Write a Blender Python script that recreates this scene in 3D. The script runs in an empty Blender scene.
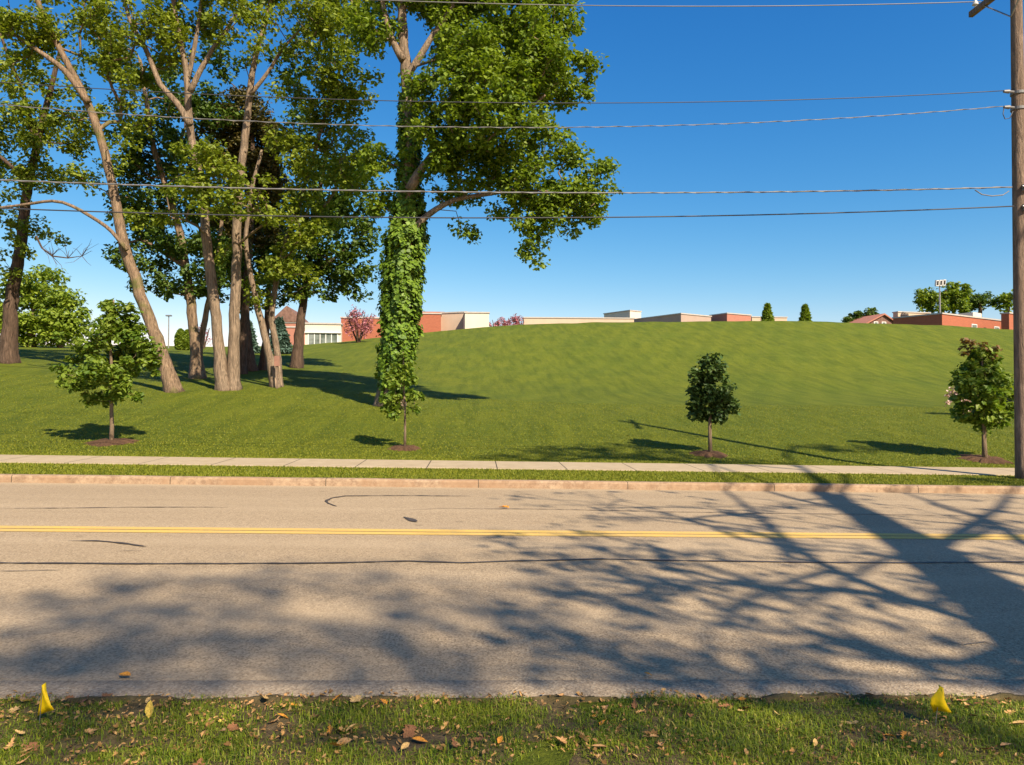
import bpy, math, random
import numpy as np
from mathutils import Vector, Matrix

random.seed(7)
RNG = np.random.default_rng(7)
R = math.radians
SC = bpy.context.scene
COL = SC.collection

# ------------------------------------------------------------------ camera
F, CX, CY = 740.0, 512.0, 382.5
CAM_H, YAW, PITCH = 1.70, R(2.8), R(1.3)
cam_d = bpy.data.cameras.new('camera')
cam = bpy.data.objects.new('camera', cam_d)
COL.objects.link(cam)
cam_d.sensor_width = 36.0
cam_d.lens = F / 1024 * 36.0
cam_d.clip_start = 0.05
cam_d.clip_end = 3000
cam.location = (0, 0, CAM_H)
cam.rotation_euler = (math.pi / 2 + PITCH, 0, -YAW)
SC.camera = cam

# ------------------------------------------------------------------ light
SUN_AZ, SUN_EL = R(33), R(41)          # shadows fall away from the camera and to the left
world = bpy.data.worlds.new('World')
SC.world = world
world.use_nodes = True
wt = world.node_tree
wt.nodes.clear()
sky = wt.nodes.new('ShaderNodeTexSky')
sky.sky_type = 'NISHITA'
sky.sun_disc = False
sky.sun_elevation = SUN_EL
sky.sun_rotation = math.pi - SUN_AZ
sky.air_density = 1.0
sky.dust_density = 0.4
sky.ozone_density = 2.2
sky.altitude = 200
hs = wt.nodes.new('ShaderNodeHueSaturation')
hs.inputs['Saturation'].default_value = 1.20
hs.inputs['Value'].default_value = 1.0
bg = wt.nodes.new('ShaderNodeBackground')
bg.inputs['Strength'].default_value = 0.085
wo = wt.nodes.new('ShaderNodeOutputWorld')
wt.links.new(sky.outputs[0], hs.inputs['Color'])
# deepen the blue away from the horizon, as a polarised sky does
sep = wt.nodes.new('ShaderNodeSeparateColor'); com = wt.nodes.new('ShaderNodeCombineColor')
wt.links.new(hs.outputs[0], sep.inputs[0])
for k, (ref, ex, gain) in enumerate(((2.6, 1.7, .80), (4.4, 1.08, .90), (5.7, 0.70, .94))):
    d_ = wt.nodes.new('ShaderNodeMath'); d_.operation = 'DIVIDE'; d_.inputs[1].default_value = ref
    p_ = wt.nodes.new('ShaderNodeMath'); p_.operation = 'POWER'; p_.inputs[1].default_value = ex
    m_ = wt.nodes.new('ShaderNodeMath'); m_.operation = 'MULTIPLY'; m_.inputs[1].default_value = ref * gain
    wt.links.new(sep.outputs[k], d_.inputs[0]); wt.links.new(d_.outputs[0], p_.inputs[0]); wt.links.new(p_.outputs[0], m_.inputs[0]); wt.links.new(m_.outputs[0], com.inputs[k])
wt.links.new(com.outputs[0], bg.inputs['Color'])
wt.links.new(bg.outputs[0], wo.inputs['Surface'])

sun_d = bpy.data.lights.new('sun', 'SUN')
sun_d.energy = 5.0
sun_d.angle = R(0.55)
sun_d.color = (1.0, 0.86, 0.66)
sun = bpy.data.objects.new('sun', sun_d)
COL.objects.link(sun)
TO_SUN = Vector((math.sin(SUN_AZ) * math.cos(SUN_EL), -math.cos(SUN_AZ) * math.cos(SUN_EL), math.sin(SUN_EL)))
sun.rotation_euler = TO_SUN.to_track_quat('Z', 'Y').to_euler()
sun.location = (20, -30, 40)

SC.view_settings.view_transform = 'Standard'
SC.view_settings.look = 'None'
SC.view_settings.exposure = 0.9
SC.view_settings.gamma = 1.0
SC.view_settings.use_curve_mapping = False
SC.render.engine = 'CYCLES'
SC.cycles.max_bounces = 6
SC.cycles.transparent_max_bounces = 8
SC.cycles.use_denoising = True

# ------------------------------------------------------------------ helpers
def link(o, parent=None):
    COL.objects.link(o)
    if parent is not None:
        o.parent = parent
    return o

def mesh_obj(name, verts, faces, mats, parent=None, smooth=False, mat_idx=None):
    me = bpy.data.meshes.new(name)
    v = verts.tolist() if isinstance(verts, np.ndarray) else verts
    f = faces.tolist() if isinstance(faces, np.ndarray) else faces
    me.from_pydata(v, [], f)
    if not isinstance(mats, (list, tuple)):
        mats = [mats]
    for m in mats:
        me.materials.append(m)
    if mat_idx is not None:
        me.polygons.foreach_set('material_index', np.asarray(mat_idx, dtype=np.int32))
    if smooth:
        me.polygons.foreach_set('use_smooth', np.ones(len(me.polygons), dtype=bool))
    me.update()
    return link(bpy.data.objects.new(name, me), parent)

def empty(name, loc, label, cat, group=None):
    o = bpy.data.objects.new(name, None)
    o.empty_display_size = 0.2
    COL.objects.link(o)
    o.location = loc
    return tag(o, label, cat, group)

def tag(o, label=None, cat=None, group=None, kind=None):
    if label: o['label'] = label
    if cat: o['category'] = cat
    if group: o['group'] = group
    if kind: o['kind'] = kind
    return o

class MB:
    """collects primitives for one mesh"""
    def __init__(s): s.v = []; s.f = []; s.m = []
    def add(s, v, f, mi=0):
        b = len(s.v)
        s.v += [tuple(p) for p in v]
        s.f += [tuple(i + b for i in q) for q in f]
        s.m += [mi] * len(f)
    def box(s, c, size, M=None, mi=0):
        x, y, z = [k / 2 for k in size]
        v = [Vector((a * x, b * y, d * z)) for d in (-1, 1) for a, b in ((-1, -1), (1, -1), (1, 1), (-1, 1))]
        if M is not None: v = [M @ p for p in v]
        v = [p + Vector(c) for p in v]
        s.add(v, [(3, 2, 1, 0), (4, 5, 6, 7), (0, 1, 5, 4), (1, 2, 6, 5), (2, 3, 7, 6), (3, 0, 4, 7)], mi)
    def tube(s, pts, rad, n=8, caps=True, mi=0, lobe=None):
        pts = [Vector(p) for p in pts]
        if not hasattr(rad, '__len__'): rad = [rad] * len(pts)
        b = len(s.v)
        up = None
        for i, p in enumerate(pts):
            t = (pts[min(i + 1, len(pts) - 1)] - pts[max(i - 1, 0)])
            if t.length < 1e-9: t = Vector((0, 0, 1))
            t.normalize()
            if up is None:
                up = t.orthogonal().normalized()
            up = (up - t * up.dot(t))
            if up.length < 1e-6: up = t.orthogonal()
            up.normalize()
            w = t.cross(up)
            for k in range(n):
                a = 2 * math.pi * k / n
                q = rad[i]
                if lobe: q *= 1 + lobe[i] * (math.sin(3 * a + 1.3) + .6 * math.sin(5 * a + rad[0] * 50)) 
                s.v.append(tuple(p + (up * math.cos(a) + w * math.sin(a)) * q))
        for i in range(len(pts) - 1):
            for k in range(n):
                s.f.append((b + i * n + k, b + i * n + (k + 1) % n, b + (i + 1) * n + (k + 1) % n, b + (i + 1) * n + k)); s.m.append(mi)
        if caps:
            s.f.append(tuple(b + k for k in reversed(range(n)))); s.m.append(mi)
            s.f.append(tuple(b + (len(pts) - 1) * n + k for k in range(n))); s.m.append(mi)
    def build(s, name, mats, parent=None, smooth=False):
        return mesh_obj(name, s.v, s.f, mats, parent, smooth, s.m)

_cp, _sp, _cy, _sy = math.cos(PITCH), math.sin(PITCH), math.cos(YAW), math.sin(YAW)
def W(px, py, Z):
    """point in the place: direction as seen from the kerbside, at Z metres ahead (used only to measure the site)"""
    x, y, z = (px - CX) / F * Z, Z, (CY - py) / F * Z
    y, z = y * _cp - z * _sp, y * _sp + z * _cp
    return Vector((x * _cy + y * _sy, -x * _sy + y * _cy, z + CAM_H))

# value noise (3D) for placing things
_perm = RNG.random((32, 32, 32))
def vnoise(p, s):
    q = np.asarray(p, dtype=float) / s
    i = np.floor(q).astype(int); f = q - i; f = f * f * (3 - 2 * f)
    out = 0
    for dx in (0, 1):
        for dy in (0, 1):
            for dz in (0, 1):
                w = (f[..., 0] if dx else 1 - f[..., 0]) * (f[..., 1] if dy else 1 - f[..., 1]) * (f[..., 2] if dz else 1 - f[..., 2])
                out = out + w * _perm[(i[..., 0] + dx) % 32, (i[..., 1] + dy) % 32, (i[..., 2] + dz) % 32]
    return out

# ------------------------------------------------------------------ materials
class NT:
    def __init__(s, name):
        s.m = bpy.data.materials.new(name); s.m.use_nodes = True
        s.t = s.m.node_tree; s.t.nodes.clear()
        s.out = s.n('ShaderNodeOutputMaterial')
    def n(s, typ, **kw):
        nd = s.t.nodes.new(typ)
        for k, v in kw.items():
            if k.startswith('i_'):
                nd.inputs[k[2:].replace('_', ' ')].default_value = v
            else: setattr(nd, k, v)
        return nd
    def l(s, a, b): s.t.links.new(a, b)
    def coord(s, which='Object', scale=(1, 1, 1), rot=(0, 0, 0)):
        tc = s.n('ShaderNodeTexCoord'); mp = s.n('ShaderNodeMapping')
        mp.inputs['Scale'].default_value = scale; mp.inputs['Rotation'].default_value = rot
        s.l(tc.outputs[which], mp.inputs['Vector']); return mp.outputs[0]
    def noise(s, vec, scale, detail=4, rough=0.55, dist=0.0):
        nd = s.n('ShaderNodeTexNoise'); nd.inputs['Scale'].default_value = scale
        nd.inputs['Detail'].default_value = detail; nd.inputs['Roughness'].default_value = rough
        nd.inputs['Distortion'].default_value = dist
        s.l(vec, nd.inputs['Vector']); return nd.outputs['Fac']
    def ramp(s, fac, stops, interp='LINEAR'):
        r = s.n('ShaderNodeValToRGB'); r.color_ramp.interpolation = interp
        e = r.color_ramp.elements
        while len(e) < len(stops): e.new(0.5)
        for i, (p, c) in enumerate(stops):
            e[i].position = p; e[i].color = (c, c, c, 1) if not hasattr(c, '__len__') else (*c, 1)
        s.l(fac, r.inputs['Fac']); return r.outputs['Color']
    def mix(s, fac, a, b, mode='MIX'):
        m = s.n('ShaderNodeMix', data_type='RGBA', blend_type=mode)
        for sock, v in ((m.inputs['Factor'], fac), (m.inputs[6], a), (m.inputs[7], b)):
            if hasattr(v, 'is_linked') or isinstance(v, bpy.types.NodeSocket): s.l(v, sock)
            elif hasattr(v, '__len__'): sock.default_value = (*v, 1)
            else: sock.default_value = v
        return m.outputs[2]
    def math(s, op, a, b=0.0):
        m = s.n('ShaderNodeMath', operation=op)
        for sock, v in ((m.inputs[0], a), (m.inputs[1], b)):
            if isinstance(v, bpy.types.NodeSocket): s.l(v, sock)
            else: sock.default_value = v
        return m.outputs[0]
    def bump(s, h, strength, dist):
        b = s.n('ShaderNodeBump'); b.inputs['Strength'].default_value = strength; b.inputs['Distance'].default_value = dist
        s.l(h, b.inputs['Height']); return b.outputs[0]
    def principled(s, color, rough=0.8, spec=0.3, normal=None, metal=0.0):
        p = s.n('ShaderNodeBsdfPrincipled')
        if isinstance(color, bpy.types.NodeSocket): s.l(color, p.inputs['Base Color'])
        else: p.inputs['Base Color'].default_value = (*color, 1)
        if isinstance(rough, bpy.types.NodeSocket): s.l(rough, p.inputs['Roughness'])
        else: p.inputs['Roughness'].default_value = rough
        p.inputs['Specular IOR Level'].default_value = spec
        p.inputs['Metallic'].default_value = metal
        if normal is not None: s.l(normal, p.inputs['Normal'])
        return p
    def done(s, shader):
        s.l(shader.outputs[0], s.out.inputs['Surface']); return s.m

def simple_mat(name, col, rough=0.7, spec=0.3, var=0.25, scale=4.0, metal=0.0, bump=0.0, bscale=60):
    t = NT(name); v = t.coord()
    n = t.noise(v, scale, 5)
    c = t.mix(t.ramp(n, [(0.3, 0.0), (0.7, 1.0)]), tuple(k * (1 - var) for k in col), tuple(min(1, k * (1 + var)) for k in col))
    nm = None
    if bump: nm = t.bump(t.noise(v, bscale, 3), bump, 0.01)
    return t.done(t.principled(c, rough, spec, nm, metal))

def leaf_mat(name, dark, mid, light, transl=0.35, patch=0.5):
    t = NT(name)
    g = t.n('ShaderNodeNewGeometry')
    c = t.ramp(g.outputs['Random Per Island'], [(0.0, dark), (0.45, mid), (1.0, light)])
    v = t.coord()
    n = t.noise(v, patch, 2)
    c = t.mix(t.ramp(n, [(0.35, 0.0), (0.7, 0.55)]), c, light)
    p = t.principled(c, 0.5, 0.35)
    tr = t.n('ShaderNodeBsdfTranslucent')
    c2 = t.mix(1.0, c, (1.0, 1.0, 0.45), 'MULTIPLY')
    t.l(c2, tr.inputs['Color'])
    mx = t.n('ShaderNodeMixShader'); mx.inputs[0].default_value = transl
    t.l(p.outputs[0], mx.inputs[1]); t.l(tr.outputs[0], mx.inputs[2])
    return t.done(mx)

def bark_mat(name, a, b, moss=None):
    t = NT(name)
    v = t.coord(scale=(1, 1, 0.15))
    n = t.noise(v, 13, 6, 0.7, 0.6)
    n2 = t.noise(t.coord(), 1.3, 4)
    c = t.mix(t.ramp(n, [(0.36, 0.0), (0.62, 1.0)]), a, b)
    c = t.mix(t.ramp(n2, [(0.4, 0.0), (0.7, 0.5)]), c, tuple(0.55 * k for k in b))
    if moss: c = t.mix(t.ramp(t.noise(t.coord(), 0.9, 5), [(0.55, 0.0), (0.68, 0.8)]), c, moss)
    return t.done(t.principled(c, 0.9, 0.15, t.bump(n, 1.0, 0.09)))

M = {}
M['leaf_maple'] = leaf_mat('leaf_maple', (0.070, 0.125, 0.012), (0.140, 0.220, 0.018), (0.255, 0.335, 0.030), 0.46)
M['leaf_oak'] = leaf_mat('leaf_oak', (0.085, 0.135, 0.013), (0.170, 0.235, 0.020), (0.295, 0.345, 0.032), 0.46)
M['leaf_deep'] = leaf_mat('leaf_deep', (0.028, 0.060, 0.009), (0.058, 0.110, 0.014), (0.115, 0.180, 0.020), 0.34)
M['leaf_olive'] = leaf_mat('leaf_olive', (0.026, 0.040, 0.010), (0.055, 0.062, 0.013), (0.13, 0.095, 0.02), 0.25)
M['leaf_ivy'] = leaf_mat('leaf_ivy', (0.040, 0.095, 0.010), (0.095, 0.180, 0.015), (0.19, 0.29, 0.024), 0.25, 0.5)
M['leaf_sapling'] = leaf_mat('leaf_sapling', (0.060, 0.130, 0.012), (0.13, 0.225, 0.020), (0.26, 0.33, 0.040), 0.46, 1.5)
M['leaf_oakling'] = leaf_mat('leaf_oakling', (0.022, 0.055, 0.012), (0.045, 0.095, 0.018), (0.09, 0.14, 0.028), 0.25, 1.5)
M['leaf_russet'] = leaf_mat('leaf_russet', (0.06, 0.08, 0.02), (0.15, 0.11, 0.035), (0.26, 0.13, 0.05), 0.35, 2.0)
M['leaf_pale'] = leaf_mat('leaf_pale', (0.10, 0.17, 0.018), (0.19, 0.28, 0.028), (0.30, 0.38, 0.04), 0.45)
M['leaf_blue'] = leaf_mat('leaf_blue', (0.025, 0.060, 0.040), (0.05, 0.10, 0.07), (0.09, 0.15, 0.11), 0.1)
M['blossom_pink'] = leaf_mat('blossom_pink', (0.22, 0.06, 0.09), (0.42, 0.13, 0.18), (0.58, 0.25, 0.28), 0.3)
M['blossom_blush'] = leaf_mat('blossom_blush', (0.30, 0.17, 0.12), (0.5, 0.32, 0.27), (0.72, 0.55, 0.48), 0.3)
M['bark'] = bark_mat('bark', (0.095, 0.070, 0.050), (0.36, 0.265, 0.18))
M['bark_moss'] = bark_mat('bark_moss', (0.09, 0.062, 0.040), (0.34, 0.235, 0.15), (0.11, 0.12, 0.03))
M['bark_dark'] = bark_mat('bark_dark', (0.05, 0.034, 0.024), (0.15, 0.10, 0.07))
M['bark_young'] = bark_mat('bark_young', (0.18, 0.125, 0.08), (0.32, 0.235, 0.15))

def grass_ground_mat():
    t = NT('lawn_grass')
    v = t.coord()
    fine = t.noise(v, 22, 6, 0.75)
    mid = t.noise(v, 1.3, 5, 0.6)
    big = t.noise(v, 0.16, 3, 0.5)
    c = t.ramp(fine, [(0.28, (0.078, 0.100, 0.008)), (0.5, (0.136, 0.163, 0.012)), (0.75, (0.215, 0.225, 0.020))])
    c = t.mix(t.ramp(mid, [(0.35, 0.0), (0.75, 0.5)]), c, (0.145, 0.165, 0.016))
    c = t.mix(t.ramp(t.noise(v, 5.0, 5, 0.75), [(0.40, 0.0), (0.64, 0.5)]), c, (0.060, 0.088, 0.008))
    c = t.mix(t.ramp(big, [(0.4, 0.0), (0.7, 0.45)]), c, (0.072, 0.115, 0.013))
    # mowing passes: long soft bands that wander with the slope
    wv = t.n('ShaderNodeTexWave', wave_type='BANDS', bands_direction='X', wave_profile='SIN')
    wv.inputs['Scale'].default_value = 0.16; wv.inputs['Distortion'].default_value = 4.5
    wv.inputs['Detail'].default_value = 3; wv.inputs['Detail Scale'].default_value = 0.22
    t.l(t.coord(rot=(0, 0, R(24))), wv.inputs['Vector'])
    st = t.ramp(wv.outputs['Fac'], [(0.2, 0.0), (0.8, 1.0)])
    c = t.mix(t.math('MULTIPLY', st, 0.13), c, (0.215, 0.220, 0.020))
    # streaks laid along the slope
    sk = t.noise(t.coord(scale=(1.5, 0.13, 1.0), rot=(0, 0, R(38))), 1.1, 6, 0.72, .3)
    c = t.mix(t.ramp(sk, [(0.42, 0.0), (0.64, 0.65)]), c, (0.056, 0.084, 0.008))
    sk2 = t.noise(t.coord(scale=(0.3, 1.2, 1.0), rot=(0, 0, R(2))), 0.9, 4, 0.7)
    c = t.mix(t.ramp(sk2, [(0.50, 0.0), (0.80, 0.3)]), c, (0.205, 0.205, 0.026))
    h = t.math('ADD', t.noise(v, 30, 4, 0.8), t.math('MULTIPLY', mid, 1.2))
    return t.done(t.principled(c, 0.85, 0.12, t.bump(h, 0.9, 0.07)))
M['lawn'] = grass_ground_mat()

def soil_mat():
    t = NT('soil'); v = t.coord()
    n = t.noise(v, 14, 6, 0.7); n2 = t.noise(v, 2.2, 4)
    c = t.ramp(n, [(0.3, (0.055, 0.040, 0.020)), (0.55, (0.13, 0.090, 0.045)), (0.8, (0.25, 0.17, 0.09))])
    c = t.mix(t.ramp(n2, [(0.40, 0.0), (0.62, 0.3)]), c, (0.09, 0.10, 0.02))
    return t.done(t.principled(c, 0.95, 0.1, t.bump(n, 1.0, 0.03)))
M['soil'] = soil_mat()

def blade_mat(name, dark, mid, light, straw):
    t = NT(name)
    g = t.n('ShaderNodeNewGeometry')
    c = t.ramp(g.outputs['Random Per Island'], [(0.0, dark), (0.5, mid), (0.88, light), (1.0, straw)])
    n = t.noise(t.coord(), 1.6, 3)
    c = t.mix(t.ramp(n, [(0.45, 0.0), (0.7, 0.6)]), c, light)
    p = t.principled(c, 0.55, 0.25)
    tr = t.n('ShaderNodeBsdfTranslucent'); t.l(c, tr.inputs['Color'])
    mx = t.n('ShaderNodeMixShader'); mx.inputs[0].default_value = 0.3
    t.l(p.outputs[0], mx.inputs[1]); t.l(tr.outputs[0], mx.inputs[2])
    return t.done(mx)
M['blade'] = blade_mat('grass_blade', (0.065, 0.12, 0.010), (0.15, 0.215, 0.014), (0.31, 0.34, 0.024), (0.46, 0.36, 0.11))
M['blade_lawn'] = blade_mat('lawn_blade', (0.115, 0.145, 0.010), (0.190, 0.215, 0.014), (0.265, 0.270, 0.022), (0.34, 0.29, 0.05))

def asphalt_mat(name, base, light, dark, kerbish=False):
    t = NT(name); v = t.coord()
    vo = t.n('ShaderNodeTexVoronoi'); vo.inputs['Scale'].default_value = 75
    t.l(v, vo.inputs['Vector'])
    grain = t.noise(v, 60, 3, 0.8)
    c = t.ramp(vo.outputs['Color'], [(0.15, dark), (0.5, base), (0.9, light)])
    c = t.mix(t.ramp(grain, [(0.35, 0.0), (0.7, 0.6)]), c, tuple(k * 0.55 for k in base))
    big = t.noise(t.coord(scale=(0.25, 1, 1)), 0.8, 5, 0.6)
    c = t.mix(t.ramp(big, [(0.38, 0.0), (0.68, 0.35)]), c, tuple(k * 0.72 for k in base))
    tr = t.noise(t.coord(scale=(0.03, 1.0, 1)), 1.1, 3, 0.5)
    c = t.mix(t.ramp(tr, [(0.45, 0.0), (0.7, 0.3)]), c, light)
    spots = t.noise(v, 3.1, 2, 0.5)
    c = t.mix(t.ramp(spots, [(0.70, 0.0), (0.76, 0.35)]), c, tuple(k * 0.4 for k in base))
    mh = t.math('ADD', vo.outputs['Distance'], grain)
    return t.done(t.principled(c, 0.88, 0.2, t.bump(mh, 0.55, 0.008)))
M['asphalt'] = asphalt_mat('asphalt', (0.40, 0.298, 0.185), (0.52, 0.40, 0.26), (0.225, 0.166, 0.103))
M['gutter'] = asphalt_mat('gutter_concrete', (0.31, 0.23, 0.150), (0.50, 0.40, 0.28), (0.13, 0.095, 0.062))

def joint_concrete(name, c1, c2, pitch, offset, jw=0.012, stain=None):
    t = NT(name); v = t.coord()
    sep = t.n('ShaderNodeSeparateXYZ'); t.l(v, sep.inputs[0])
    f = t.math('FRACT', t.math('DIVIDE', t.math('ADD', sep.outputs['X'], offset), pitch))
    d = t.math('ABSOLUTE', t.math('SUBTRACT', f, 0.5))
    j = t.math('LESS_THAN', d, jw / pitch)
    n = t.noise(v, 3.0, 6, 0.65); g = t.noise(v, 70, 3, 0.8)
    c = t.mix(t.ramp(n, [(0.3, 0.0), (0.7, 1.0)]), c1, c2)
    c = t.mix(t.ramp(g, [(0.4, 0.0), (0.7, 0.35)]), c, tuple(k * 0.5 for k in c1))
    if stain: c = t.mix(t.ramp(t.noise(v, 9, 5, 0.75), [(0.40, 0.0), (0.62, 0.7)]), c, (0.17, 0.105, 0.065))
    if stain: c = t.mix(t.ramp(t.noise(t.coord(scale=(1, 1, 1)), 1.1, 5, 0.7), [(0.45, 0.0), (0.62, 0.7)]), c, stain)
    c = t.mix(j, c, (0.06, 0.05, 0.035))
    return t.done(t.principled(c, 0.9, 0.2, t.bump(g, 0.4, 0.006)))
M['sidewalk'] = joint_concrete('sidewalk_concrete', (0.36, 0.28, 0.175), (0.46, 0.365, 0.24), 1.55, 0.3)
M['kerb'] = joint_concrete('kerb_stone', (0.36, 0.25, 0.16), (0.45, 0.33, 0.215), 2.9, 1.4, 0.007, (0.30, 0.19, 0.11))

def paint_mat():
    t = NT('yellow_road_paint'); v = t.coord()
    n = t.noise(v, 30, 5, 0.75); n2 = t.noise(v, 1.2, 3)
    c = t.mix(t.ramp(n, [(0.36, 0.0), (0.66, 1.0)]), (0.50, 0.34, 0.13), (0.72, 0.45, 0.07))
    c = t.mix(t.ramp(n2, [(0.35, 0.0), (0.7, 0.4)]), c, (0.42, 0.29, 0.14))
    return t.done(t.principled(c, 0.8, 0.25))
M['paint'] = paint_mat()
M['tar'] = simple_mat('tar', (0.060, 0.048, 0.042), 0.6, 0.4, 0.3, 12)
M['tar_faded'] = simple_mat('tar_faded', (0.125, 0.095, 0.072), 0.7, 0.3, 0.3, 12)
M['mulch'] = simple_mat('mulch', (0.085, 0.048, 0.028), 0.95, 0.1, 0.5, 30, bump=1.0, bscale=45)
M['pole_wood'] = bark_mat('pole_wood', (0.15, 0.105, 0.075), (0.30, 0.215, 0.155))
M['steel'] = simple_mat('galvanised_steel', (0.30, 0.30, 0.29), 0.45, 0.5, 0.2, 8, 0.7)
M['wire_grey'] = simple_mat('wire_grey', (0.17, 0.165, 0.16), 0.5, 0.4, 0.15, 3, 0.1)
M['wire_dark'] = simple_mat('wire_dark', (0.045, 0.045, 0.05), 0.5, 0.4, 0.2, 3)
M['porcelain'] = simple_mat('porcelain', (0.55, 0.53, 0.50), 0.25, 0.5, 0.1)
M['flag_yellow'] = simple_mat('flag_plastic', (0.90, 0.60, 0.004), 0.5, 0.3, 0.10, 25)
M['tan_wall'] = simple_mat('tan_wall', (0.50, 0.38, 0.28), 0.85, 0.2, 0.08, 0.6)
M['grey_wall'] = simple_mat('grey_wall', (0.36, 0.27, 0.22), 0.85, 0.2, 0.08, 0.6)
M['white_wall'] = simple_mat('cream_wall', (0.66, 0.57, 0.45), 0.8, 0.2, 0.06, 0.6)
M['coping'] = simple_mat('coping_metal', (0.42, 0.38, 0.34), 0.6, 0.3, 0.1)
M['roof_grey'] = simple_mat('roof_membrane', (0.30, 0.27, 0.25), 0.85, 0.2, 0.15)
M['roof_brown'] = simple_mat('roof_shingle', (0.18, 0.105, 0.08), 0.9, 0.15, 0.3, 3)
M['white_metal'] = simple_mat('white_metal', (0.70, 0.69, 0.66), 0.5, 0.4, 0.06)
M['dark'] = simple_mat('dark_opening', (0.02, 0.02, 0.022), 0.4, 0.4, 0.3)
M['car_blue'] = simple_mat('car_paint_navy', (0.012, 0.02, 0.055), 0.25, 0.6, 0.1)
M['rubber'] = simple_mat('rubber', (0.02, 0.02, 0.02), 0.85, 0.2, 0.2)
M['orange'] = simple_mat('orange_lens', (0.55, 0.12, 0.02), 0.3, 0.5, 0.1)
M['pink_board'] = simple_mat('pink_board', (0.27, 0.14, 0.10), 0.7, 0.3, 0.15)
def glass_mat():
    t = NT('window_glass'); n = t.noise(t.coord(), 0.8, 3)
    c = t.mix(t.ramp(n, [(0.4, 0.0), (0.6, 1.0)]), (0.10, 0.12, 0.10), (0.22, 0.25, 0.23))
    return t.done(t.principled(c, 0.08, 0.9))
M['glass'] = glass_mat()
def brick_mat(name, a, b):
    t = NT(name)
    bt = t.n('ShaderNodeTexBrick'); bt.inputs['Scale'].default_value = 1.0
    bt.inputs['Brick Width'].default_value = 0.24; bt.inputs['Row Height'].default_value = 0.08
    bt.inputs['Mortar Size'].default_value = 0.008
    bt.inputs['Color1'].default_value = (*a, 1); bt.inputs['Color2'].default_value = (*b, 1)
    bt.inputs['Mortar'].default_value = (*[k * 0.8 + 0.04 for k in a], 1)
    tc = t.n('ShaderNodeTexCoord'); sp = t.n('ShaderNodeSeparateXYZ'); cb = t.n('ShaderNodeCombineXYZ')
    t.l(tc.outputs['Object'], sp.inputs[0])
    t.l(t.math('ADD', sp.outputs['X'], sp.outputs['Y']), cb.inputs['X']); t.l(sp.outputs['Z'], cb.inputs['Y'])
    t.l(cb.outputs[0], bt.inputs['Vector'])
    c = t.mix(t.ramp(t.noise(t.coord(), 0.35, 5), [(0.35, 0.0), (0.7, 0.25)]), bt.outputs['Color'], tuple(k * 0.7 for k in a))
    return t.done(t.principled(c, 0.9, 0.15))
M['brick'] = brick_mat('red_brick', (0.38, 0.125, 0.068), (0.31, 0.10, 0.055))
M['brick_pink'] = brick_mat('pink_brick', (0.42, 0.18, 0.125), (0.35, 0.15, 0.105))

# ------------------------------------------------------------------ terrain
S_X = 0.0172                       # the street falls gently to the right
HZN = CY + F * math.tan(PITCH)
_pc = [-250, 0, 150, 300, 420, 520, 600, 760, 860, 950, 1010, 1300]
_zz = [17.7, 20.5, 24, 28, 32, 38, 46, 56, 68, 80]
_yy = [  # y of the ground in the survey, row per distance
 [452, 453, 455, 458, 460, 461, 463, 466, 467, 469, 470, 474],
 [441, 442, 444, 447, 450, 452, 454, 457, 458, 459, 460, 464],
 [420, 421, 424, 427, 430, 431, 432, 434, 435, 436, 437, 441],
 [398, 399, 402, 406, 411, 413, 415, 417, 418, 419, 420, 424],
 [380, 380, 388, 391, 401, 405, 407, 409, 410, 411, 412, 416],
 [356, 359, 374, 379, 392, 398, 401, 403, 404, 405, 406, 410],
 [348, 349, 358, 368, 378, 384, 388, 391, 393, 395, 397, 402],
 [346, 347, 350, 358, 360, 364, 366, 368, 371, 374, 378, 386],
 [345, 345, 348, 351, 342, 340, 339, 340, 342, 346, 350, 360],
 [344, 344, 346, 347, 332.5, 324, 321.8, 320.3, 322, 325.5, 329, 338]]
def _build_table():
    zg = np.linspace(17.7, 80, 220); pg = np.linspace(-250, 1300, 156)
    T = np.array([[CAM_H + _zz[i] * (HZN - _yy[i][j]) / F for j in range(len(_pc))] for i in range(len(_zz))])
    A = np.array([np.interp(pg, _pc, T[i]) for i in range(len(_zz))])
    A = np.array([np.interp(zg, _zz, A[:, j]) for j in range(len(pg))]).T
    for _ in range(60):   # soften
        B = np.pad(A, 1, mode='edge')
        A2 = (B[:-2, 1:-1] + B[2:, 1:-1] + 2 * A) / 4
        B = np.pad(A2, 1, mode='edge'); A2 = (B[1:-1, :-2] + B[1:-1, 2:] + 2 * A2) / 4
        A2[-1] = A[-1]; A = A2
    return zg, pg, A
ZG, PG, TB = _build_table()
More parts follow.
